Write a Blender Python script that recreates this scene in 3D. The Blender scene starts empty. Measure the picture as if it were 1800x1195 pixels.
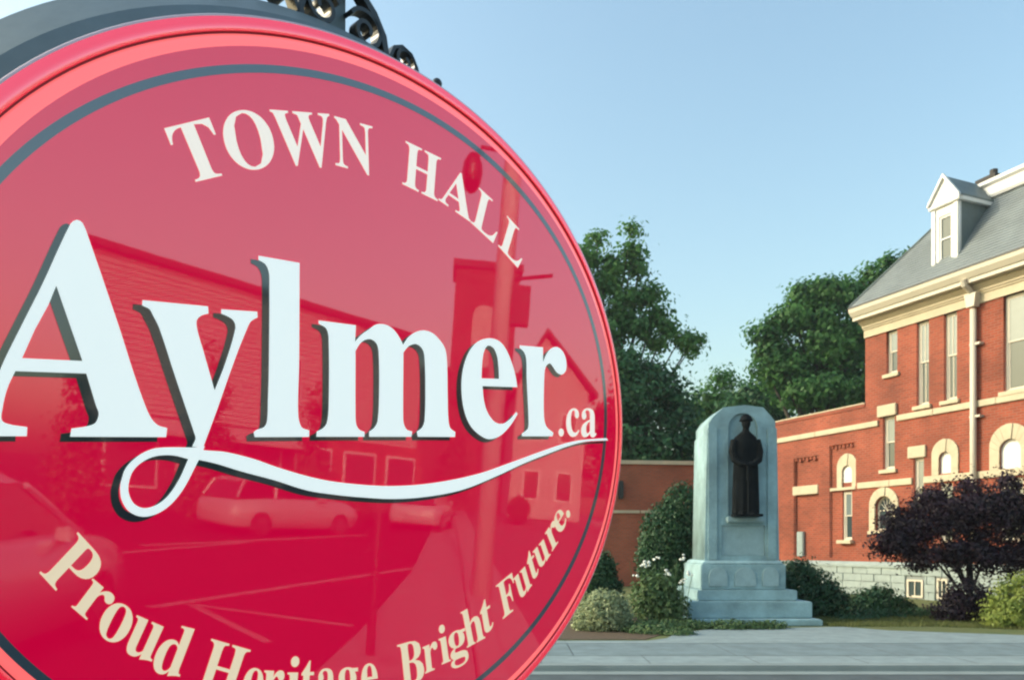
import bpy, bmesh, math, random
import numpy as np
from mathutils import Vector, Matrix

# ---------------------------------------------------------------- camera, world, sun
SC = bpy.context.scene
COL = SC.collection
R = math.radians
cam_d = bpy.data.cameras.new("camera")
cam = bpy.data.objects.new("camera", cam_d)
COL.objects.link(cam)
cam.location = (0, 0, 1.6)
cam.rotation_euler = (R(90), 0, 0)
cam_d.sensor_width = 36.0
cam_d.lens = 28.0
cam_d.shift_y = (961 - 597.5) / 1800.0
cam_d.clip_start = 0.05
cam_d.clip_end = 3000
SC.camera = cam

SUN_DIR = Vector((-0.90, 0.035, 0.43)).normalized()      # from the ground towards the sun
SUN_EL = math.asin(SUN_DIR.z)
SUN_AZ = math.atan2(SUN_DIR.x, SUN_DIR.y)
world = bpy.data.worlds.new("World")
SC.world = world
world.use_nodes = True
wn = world.node_tree
bg = wn.nodes["Background"]
sky = wn.nodes.new("ShaderNodeTexSky")
sky.sky_type = 'NISHITA'
sky.sun_disc = False
sky.sun_elevation = SUN_EL
sky.sun_rotation = SUN_AZ
sky.air_density = 1.5
sky.dust_density = 4.0
sky.ozone_density = 0.7
gain = wn.nodes.new("ShaderNodeMix"); gain.data_type = 'RGBA'; gain.blend_type = 'MULTIPLY'; gain.inputs[0].default_value = 1.0
gain.inputs[7].default_value = (0.96, 1.09, 1.09, 1)      # camera white balance on the whole sky
wn.links.new(sky.outputs[0], gain.inputs[6])
wn.links.new(gain.outputs[2], bg.inputs[0])
bg.inputs[1].default_value = 0.15
sun_d = bpy.data.lights.new("sun", 'SUN')
sun_d.energy = 1.15
sun_d.angle = R(0.5)
sun_d.color = (1.0, 0.90, 0.76)
sun = bpy.data.objects.new("sun", sun_d)
COL.objects.link(sun)
sun.rotation_euler = SUN_DIR.to_track_quat('Z', 'Y').to_euler()
SC.view_settings.view_transform = 'Standard'
SC.view_settings.look = 'None'
SC.view_settings.gamma = 1
SC.view_settings.use_curve_mapping = False
SC.view_settings.exposure = 0.92
SC.render.engine = 'CYCLES'
SC.cycles.filter_width = 2.3

random.seed(7)
RNG = np.random.default_rng(11)

# ---------------------------------------------------------------- materials
def new_mat(name):
    m = bpy.data.materials.new(name)
    m.use_nodes = True
    return m, m.node_tree, m.node_tree.nodes["Principled BSDF"]

def mat(name, c, rough=0.7, metal=0.0, spec=0.5, noise=0.0, nscale=4.0, bump=0.0, bscale=30.0, c2=None, coords='Object', ior=None, emit=None, estr=0.0, coat=0.0):
    m, t, b = new_mat(name)
    N, L = t.nodes, t.links
    b.inputs['Base Color'].default_value = (*c, 1)
    b.inputs['Roughness'].default_value = rough
    b.inputs['Metallic'].default_value = metal
    b.inputs['Specular IOR Level'].default_value = spec
    if ior: b.inputs['IOR'].default_value = ior
    if coat: b.inputs['Coat Weight'].default_value = coat
    if emit:
        b.inputs['Emission Color'].default_value = (*emit, 1)
        b.inputs['Emission Strength'].default_value = estr
    tc = N.new("ShaderNodeTexCoord")
    if noise or c2:
        nz = N.new("ShaderNodeTexNoise"); nz.inputs['Scale'].default_value = nscale
        nz.inputs['Detail'].default_value = 6; nz.inputs['Roughness'].default_value = 0.65
        L.new(tc.outputs[coords], nz.inputs['Vector'])
        cr = N.new("ShaderNodeValToRGB")
        cr.color_ramp.elements[0].position = 0.3; cr.color_ramp.elements[1].position = 0.7
        a = c2 if c2 else tuple(max(0, v * (1 - noise)) for v in c)
        d = c if c2 else tuple(min(1, v * (1 + noise)) for v in c)
        cr.color_ramp.elements[0].color = (*a, 1); cr.color_ramp.elements[1].color = (*d, 1)
        L.new(nz.outputs[0], cr.inputs[0]); L.new(cr.outputs[0], b.inputs['Base Color'])
    if bump:
        nb = N.new("ShaderNodeTexNoise"); nb.inputs['Scale'].default_value = bscale
        nb.inputs['Detail'].default_value = 5
        L.new(tc.outputs[coords], nb.inputs['Vector'])
        bp = N.new("ShaderNodeBump"); bp.inputs['Strength'].default_value = bump
        bp.inputs['Distance'].default_value = 0.02
        L.new(nb.outputs[0], bp.inputs['Height']); L.new(bp.outputs[0], b.inputs['Normal'])
    return m

def brick_mat(name, c1, c2, mortar, bw=0.215, rh=0.075, mo=0.010, stain=0.25):
    m, t, b = new_mat(name)
    N, L = t.nodes, t.links
    tc = N.new("ShaderNodeTexCoord"); sp = N.new("ShaderNodeSeparateXYZ")
    L.new(tc.outputs['Object'], sp.inputs[0])
    ad = N.new("ShaderNodeMath"); ad.operation = 'ADD'
    L.new(sp.outputs[0], ad.inputs[0]); L.new(sp.outputs[1], ad.inputs[1])
    cb = N.new("ShaderNodeCombineXYZ"); L.new(ad.outputs[0], cb.inputs[0]); L.new(sp.outputs[2], cb.inputs[1])
    br = N.new("ShaderNodeTexBrick")
    br.inputs['Scale'].default_value = 1.0
    br.inputs['Brick Width'].default_value = bw; br.inputs['Row Height'].default_value = rh
    br.inputs['Mortar Size'].default_value = mo; br.inputs['Mortar Smooth'].default_value = 0.2
    br.inputs['Bias'].default_value = -0.1
    br.inputs['Color1'].default_value = (*c1, 1); br.inputs['Color2'].default_value = (*c2, 1)
    br.inputs['Mortar'].default_value = (*mortar, 1)
    L.new(cb.outputs[0], br.inputs['Vector'])
    nz = N.new("ShaderNodeTexNoise"); nz.inputs['Scale'].default_value = 0.7; nz.inputs['Detail'].default_value = 7
    L.new(tc.outputs['Object'], nz.inputs['Vector'])
    mr = N.new("ShaderNodeMapRange"); mr.inputs[1].default_value = 0.3; mr.inputs[2].default_value = 0.7
    mr.inputs[3].default_value = 1 - stain; mr.inputs[4].default_value = 1 + stain * 0.6
    L.new(nz.outputs[0], mr.inputs[0])
    mx = N.new("ShaderNodeMix"); mx.data_type = 'RGBA'; mx.blend_type = 'MULTIPLY'; mx.inputs[0].default_value = 1
    L.new(br.outputs[0], mx.inputs[6]); L.new(mr.outputs[0], mx.inputs[7])
    L.new(mx.outputs[2], b.inputs['Base Color'])
    b.inputs['Roughness'].default_value = 0.85
    bp = N.new("ShaderNodeBump"); bp.inputs['Strength'].default_value = 0.5; bp.inputs['Distance'].default_value = 0.01
    bp.invert = True
    L.new(br.outputs[1], bp.inputs['Height']); L.new(bp.outputs[0], b.inputs['Normal'])
    return m

def leaf_mat(name, c1, c2, scale=0.8, trans=0.35, rough=0.55):
    m, t, b = new_mat(name)
    N, L = t.nodes, t.links
    tc = N.new("ShaderNodeTexCoord")
    nz = N.new("ShaderNodeTexNoise"); nz.inputs['Scale'].default_value = scale; nz.inputs['Detail'].default_value = 8
    nz.inputs['Roughness'].default_value = 0.8
    L.new(tc.outputs['Object'], nz.inputs['Vector'])
    cr = N.new("ShaderNodeValToRGB")
    cr.color_ramp.elements[0].position = 0.38; cr.color_ramp.elements[1].position = 0.64
    cr.color_ramp.elements[0].color = (*c1, 1); cr.color_ramp.elements[1].color = (*c2, 1)
    L.new(nz.outputs[0], cr.inputs[0]); L.new(cr.outputs[0], b.inputs['Base Color'])
    b.inputs['Roughness'].default_value = rough
    b.inputs['Specular IOR Level'].default_value = 0.35
    tr = N.new("ShaderNodeBsdfTranslucent"); L.new(cr.outputs[0], tr.inputs[0])
    ms = N.new("ShaderNodeMixShader"); ms.inputs[0].default_value = trans
    out = N["Material Output"]
    L.new(b.outputs[0], ms.inputs[1]); L.new(tr.outputs[0], ms.inputs[2]); L.new(ms.outputs[0], out.inputs[0])
    return m

M = {}
M['brick'] = brick_mat('red_brick', (.32, .062, .028), (.22, .042, .020), (.25, .11, .075), stain=.38)
M['brick_dark'] = brick_mat('dark_red_brick', (.40, .088, .040), (.30, .066, .032), (.22, .14, .10))
M['cream'] = mat('cream_stone', (.50, .43, .31), .8, noise=.10, nscale=2.5, bump=.25, bscale=18)
M['cream_paint'] = mat('cream_paint', (.56, .51, .42), .55, noise=.05, nscale=2, bump=.05)
M['white'] = mat('white_paint', (.72, .71, .69), .5, noise=.04, nscale=3, bump=.05)
M['slate'] = mat('grey_slate', (.20, .225, .235), .6, noise=.18, nscale=1.3, bump=.5, bscale=9)
M['slate_dark'] = mat('dark_slate', (.13, .16, .16), .6, noise=.2, nscale=2, bump=.4, bscale=12)
M['gutter'] = mat('dark_gutter', (.035, .04, .045), .5)
M['glass'] = mat('window_glass', (.04, .06, .065), .05, spec=.5)
M['blind'] = mat('window_blind', (.42, .43, .40), .8, noise=.08, nscale=6)
M['found'] = mat('foundation_stone', (.29, .345, .34), .85, noise=.16, nscale=3, bump=.4, bscale=20)
M['found_joint'] = mat('foundation_mortar', (.22, .25, .25), .9)
M['granite'] = mat('blue_grey_granite', (.255, .385, .42), .8, noise=.26, nscale=2.2, bump=.45, bscale=45)
M['granite_light'] = mat('lighter_granite', (.28, .395, .425), .8, noise=.12, nscale=6, bump=.3, bscale=45)
M['bronze'] = mat('dark_bronze', (.008, .010, .012), .7, metal=.0, spec=.06, noise=.4, nscale=6, bump=.2, bscale=18)
M['asphalt'] = mat('asphalt', (.070, .088, .097), .9, noise=.28, nscale=2.2, bump=.3, bscale=60)
M['walk'] = mat('sidewalk_concrete', (.155, .205, .22), .9, noise=.24, nscale=2.6, bump=.15, bscale=50)
M['walk_light'] = mat('pale_concrete', (.22, .275, .285), .9, noise=.20, nscale=3.1, bump=.15, bscale=50)
M['kerb'] = mat('kerb_concrete', (.22, .26, .26), .9, noise=.14, nscale=1.5, bump=.2, bscale=40)
M['grass'] = mat('lawn_green', (.085, .12, .035), .95, c2=(.15, .15, .05), nscale=1.7, bump=.6, bscale=60)
M['mulch'] = mat('bark_mulch', (.12, .075, .045), .95, c2=(.07, .05, .03), nscale=9, bump=.8, bscale=40)
M['bark'] = mat('tree_bark', (.09, .075, .06), .9, noise=.3, nscale=7, bump=.7, bscale=15)
M['bark_dark'] = mat('dark_bark', (.035, .028, .026), .9, noise=.3, nscale=9, bump=.7, bscale=25)
M['iron'] = mat('black_iron', (.012, .014, .017), .35, spec=.6)
M['post'] = mat('grey_post_paint', (.13, .17, .19), .4, noise=.1, nscale=14)
M['cabinet'] = mat('grey_cabinet_paint', (.115, .155, .175), .45, noise=.12, nscale=9, bump=.03)
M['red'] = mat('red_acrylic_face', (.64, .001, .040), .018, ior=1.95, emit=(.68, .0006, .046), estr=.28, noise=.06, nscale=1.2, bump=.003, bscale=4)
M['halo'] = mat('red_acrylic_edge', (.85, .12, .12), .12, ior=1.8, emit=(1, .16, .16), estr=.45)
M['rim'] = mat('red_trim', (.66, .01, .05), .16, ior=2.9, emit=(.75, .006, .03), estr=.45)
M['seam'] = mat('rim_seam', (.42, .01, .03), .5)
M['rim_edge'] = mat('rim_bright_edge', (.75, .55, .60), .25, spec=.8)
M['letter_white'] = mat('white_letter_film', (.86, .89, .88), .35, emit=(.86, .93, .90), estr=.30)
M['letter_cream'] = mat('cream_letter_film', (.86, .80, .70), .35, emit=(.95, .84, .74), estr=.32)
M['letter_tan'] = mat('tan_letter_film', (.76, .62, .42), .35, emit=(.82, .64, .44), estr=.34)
M['letter_shadow'] = mat('charcoal_letter_film', (.035, .045, .055), .06, ior=1.9)
M['line'] = mat('slate_border_film', (.08, .11, .14), .06, ior=2.1)
M['siding'] = mat('pale_clapboard', (.42, .38, .36), .7, noise=.05, nscale=1)
M['roof_dark'] = mat('dark_roof', (.05, .045, .045), .8)
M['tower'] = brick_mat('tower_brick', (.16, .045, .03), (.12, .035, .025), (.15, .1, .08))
M['lot'] = mat('parking_lot_asphalt', (.014, .015, .017), .95, spec=.05, noise=.2, nscale=.7, bump=.2, bscale=60)
M['pole'] = mat('galvanised_pole', (.42, .42, .42), .6, noise=.08, nscale=3)
M['car_paint'] = mat('silver_car_paint', (.33, .35, .38), .35, coat=1)
M['car_glass'] = mat('car_glass', (.01, .012, .014), .05, spec=.8)
M['tyre'] = mat('tyre_rubber', (.015, .015, .015), .8)
M['chrome'] = mat('bright_metal', (.6, .6, .6), .2, metal=1)
M['lamp_glass'] = mat('headlight_lens', (.6, .62, .64), .1, spec=.8)

# ---------------------------------------------------------------- helpers
def link(name, me, m=None, parent=None, label=None, cat=None, group=None, kind=None, loc=None, rotz=None):
    o = bpy.data.objects.new(name, me)
    COL.objects.link(o)
    if me is not None and m is not None:
        if isinstance(m, str): m = M[m]
        if not me.materials: me.materials.append(m)
    if parent is not None: o.parent = parent
    if loc is not None: o.location = loc
    if rotz is not None: o.rotation_euler = (0, 0, rotz)
    if label: o['label'] = label
    if cat: o['category'] = cat
    if group: o['group'] = group
    if kind: o['kind'] = kind
    return o

def thing(name, label, cat, loc=(0, 0, 0), rotz=0, group=None):
    return link(name, None, None, None, label, cat, group, None, loc, rotz)

class MB:
    def __init__(s): s.v = []; s.f = []
    def add(s, vs, fs):
        n = len(s.v); s.v += [tuple(v) for v in vs]; s.f += [tuple(i + n for i in f) for f in fs]; return s
    def box(s, x0, x1, y0, y1, z0, z1, top=None):
        t = top or (0, 0, 0, 0)
        return s.add([(x0, y0, z0), (x1, y0, z0), (x1, y1, z0), (x0, y1, z0),
                      (x0 + t[0], y0 + t[2], z1), (x1 - t[1], y0 + t[2], z1), (x1 - t[1], y1 - t[3], z1), (x0 + t[0], y1 - t[3], z1)],
                     [(0, 3, 2, 1), (4, 5, 6, 7), (0, 1, 5, 4), (1, 2, 6, 5), (2, 3, 7, 6), (3, 0, 4, 7)])
    def prism(s, pts, axis, a0, a1):
        # pts 2D polygon (counter-clockwise), swept along axis
        n = len(pts)
        def mk(p, a):
            return {'x': (a, p[0], p[1]), 'y': (p[0], a, p[1]), 'z': (p[0], p[1], a)}[axis]
        vs = [mk(p, a0) for p in pts] + [mk(p, a1) for p in pts]
        fs = [tuple(range(n - 1, -1, -1)), tuple(range(n, 2 * n))] + [(i, (i + 1) % n, n + (i + 1) % n, n + i) for i in range(n)]
        return s.add(vs, fs)
    def tube(s, pts, rad, n=8, cap=True, flat=None):
        pts = [Vector(p) for p in pts]
        k = len(pts); rad = rad if isinstance(rad, (list, tuple)) else [rad] * k
        rings = []; prev = None
        for i, p in enumerate(pts):
            d = (pts[min(i + 1, k - 1)] - pts[max(i - 1, 0)]).normalized()
            if prev is None:
                a = d.orthogonal().normalized()
            else:
                a = (prev - d * prev.dot(d)).normalized()
            prev = a; b = d.cross(a)
            rings.append([p + (a * math.cos(2 * math.pi * j / n) + b * math.sin(2 * math.pi * j / n)) * rad[i] for j in range(n)])
        vs = [v for r in rings for v in r]; fs = []
        for i in range(k - 1):
            for j in range(n):
                fs.append((i * n + j, i * n + (j + 1) % n, (i + 1) * n + (j + 1) % n, (i + 1) * n + j))
        if cap:
            fs.append(tuple(range(n - 1, -1, -1))); fs.append(tuple((k - 1) * n + j for j in range(n)))
        return s.add(vs, fs)
    def strip(s, pts, w, z0, z1):
        # flat bar following a 2D path, width w in the plane, from z0 to z1
        n = len(pts); L = []; Rr = []
        for i, p in enumerate(pts):
            a = pts[max(i - 1, 0)]; b = pts[min(i + 1, n - 1)]
            dx, dy = b[0] - a[0], b[1] - a[1]; d = math.hypot(dx, dy) or 1
            ww = w[i] if isinstance(w, (list, tuple)) else w
            nx, ny = -dy / d * ww / 2, dx / d * ww / 2
            L.append((p[0] + nx, p[1] + ny)); Rr.append((p[0] - nx, p[1] - ny))
        vs = [(*q, z1) for q in L] + [(*q, z1) for q in Rr] + [(*q, z0) for q in L] + [(*q, z0) for q in Rr]
        fs = []
        for i in range(n - 1):
            fs += [(n + i, n + i + 1, i + 1, i), (2 * n + i, 2 * n + i + 1, 3 * n + i + 1, 3 * n + i),
                   (i, i + 1, 2 * n + i + 1, 2 * n + i), (n + i + 1, n + i, 3 * n + i, 3 * n + i + 1)]
        fs += [(0, 2 * n, 3 * n, n), (n - 1, 2 * n - 1, 4 * n - 1, 3 * n - 1)]
        return s.add(vs, fs)
    def ball(s, c, r, n=8, m=6):
        r = r if isinstance(r, (tuple, list)) else (r, r, r)
        vs = [(c[0], c[1], c[2] - r[2])]
        for i in range(1, m):
            t = -math.pi / 2 + math.pi * i / m
            for j in range(n):
                a = 2 * math.pi * j / n
                vs.append((c[0] + r[0] * math.cos(t) * math.cos(a), c[1] + r[1] * math.cos(t) * math.sin(a), c[2] + r[2] * math.sin(t)))
        vs.append((c[0], c[1], c[2] + r[2])); fs = []
        for j in range(n): fs.append((0, 1 + (j + 1) % n, 1 + j))
        for i in range(m - 2):
            for j in range(n):
                fs.append((1 + i * n + j, 1 + i * n + (j + 1) % n, 1 + (i + 1) * n + (j + 1) % n, 1 + (i + 1) * n + j))
        e = len(vs) - 1
        for j in range(n): fs.append((e, 1 + (m - 2) * n + j, 1 + (m - 2) * n + (j + 1) % n))
        return s.add(vs, fs)
    def loft(s, rings, cap=True):
        n = len(rings[0]); vs = [v for r in rings for v in r]; fs = []
        for i in range(len(rings) - 1):
            for j in range(n):
                fs.append((i * n + j, i * n + (j + 1) % n, (i + 1) * n + (j + 1) % n, (i + 1) * n + j))
        if cap:
            fs.append(tuple(range(n - 1, -1, -1))); fs.append(tuple((len(rings) - 1) * n + j for j in range(n)))
        return s.add(vs, fs)
    def mesh(s, name='m', smooth=False, recalc=True, bevel=0.0):
        me = bpy.data.meshes.new(name); me.from_pydata(s.v, [], s.f)
        if recalc or bevel:
            bm = bmesh.new(); bm.from_mesh(me)
            if bevel:
                bmesh.ops.bevel(bm, geom=[e for e in bm.edges if len(e.link_faces) == 2 and e.calc_face_angle(0) > 0.6], offset=bevel, segments=2, affect='EDGES')
            bmesh.ops.recalc_face_normals(bm, faces=bm.faces); bm.to_mesh(me); bm.free()
        if smooth: me.shade_smooth()
        return me
    def build(s, name, m, parent=None, smooth=False, bevel=0.0, **k):
        return link(name, s.mesh(name, smooth, bevel=bevel), m, parent, **k)

def plate(polys, depth, mode='z', off=0.0):
    """flat outline with holes (2D curve fill), given thickness. mode 'z': lies in xy, thickness up z.
       mode 'w': outline is (x, z) and the thickness runs along y from off to off+depth."""
    cu = bpy.data.curves.new('outline', 'CURVE'); cu.dimensions = '2D'; cu.fill_mode = 'BOTH'
    cu.extrude = depth / 2
    for P in polys:
        sp = cu.splines.new('POLY'); sp.points.add(len(P) - 1)
        for i, p in enumerate(P): sp.points[i].co = (p[0], p[1], 0, 1)
        sp.use_cyclic_u = True
    o = bpy.data.objects.new('tmp', cu); COL.objects.link(o)
    dg = bpy.context.evaluated_depsgraph_get()
    me = bpy.data.meshes.new_from_object(o.evaluated_get(dg))
    bpy.data.objects.remove(o); bpy.data.curves.remove(cu)
    n = len(me.vertices); a = np.empty(n * 3); me.vertices.foreach_get('co', a); a = a.reshape(n, 3)
    if mode == 'z':
        a[:, 2] += depth / 2 + off
    else:
        a = np.stack([a[:, 0], a[:, 2] + depth / 2 + off, a[:, 1]], 1)
    me.vertices.foreach_set('co', a.ravel())
    bm = bmesh.new(); bm.from_mesh(me); bmesh.ops.remove_doubles(bm, verts=bm.verts, dist=1e-5)
    bmesh.ops.recalc_face_normals(bm, faces=bm.faces); bm.to_mesh(me); bm.free()
    me.materials.clear()
    return me

def rect(a0, b0, a1, b1): return [(a0, b0), (a1, b0), (a1, b1), (a0, b1)]
def arch(a0, a1, b0, top, n=14):
    r = (a1 - a0) / 2; c = (a0 + a1) / 2; zc = top - r
    return [(a0, b0), (a1, b0)] + [(c + r * math.cos(math.pi * i / n), zc + r * math.sin(math.pi * i / n)) for i in range(n + 1)]

def leaves(lobes, count, size, shell=0.55, clump=0, cs=0.3, up=0.3, seed=1, flat=1.0):
    """leaf-sized quads through the volume of several ellipsoid lobes (cx,cy,cz,rx,ry,rz)"""
    g = np.random.default_rng(seed)
    L = np.array(lobes, float)
    vol = (L[:, 3] * L[:, 4] * L[:, 5]) ** (2 / 3)
    def sample(k):
        idx = g.choice(len(L), k, p=vol / vol.sum())
        d = g.normal(size=(k, 3)); d /= np.linalg.norm(d, axis=1)[:, None]
        r = shell + (1 - shell) * g.random(k) ** 0.8
        r *= 1 + 0.07 * g.normal(size=k)
        return L[idx, :3] + d * r[:, None] * L[idx, 3:], d
    if clump:
        cc, cd = sample(clump)
        k = g.integers(0, clump, count)
        o = g.normal(size=(count, 3)); o *= (cs * (0.6 + 0.8 * g.random((clump, 1))[k]))
        P = cc[k] + o * np.array([1, 1, .7]); D = cd[k] + 0.6 * o / cs
    else:
        P, D = sample(count)
    D = D + g.normal(size=(count, 3)) * 0.7 + np.array([0, 0, up])
    D /= np.linalg.norm(D, axis=1)[:, None]
    A = np.cross(D, g.normal(size=(count, 3))); A /= np.linalg.norm(A, axis=1)[:, None]
    B = np.cross(D, A)
    s = size * (0.6 + 0.8 * g.random(count))[:, None]
    V = np.stack([P - A * s, P - B * s * .55 + D * s * .12, P + A * s, P + B * s * .55 + D * s * .12], 1).reshape(-1, 3)
    V[:, 2] = np.maximum(V[:, 2], 0.02)
    me = bpy.data.meshes.new('leaves')
    me.vertices.add(count * 4); me.vertices.foreach_set('co', V.ravel())
    me.loops.add(count * 4); me.loops.foreach_set('vertex_index', np.arange(count * 4))
    me.polygons.add(count); me.polygons.foreach_set('loop_start', np.arange(0, count * 4, 4))
    me.update(calc_edges=True)
    return me
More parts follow.
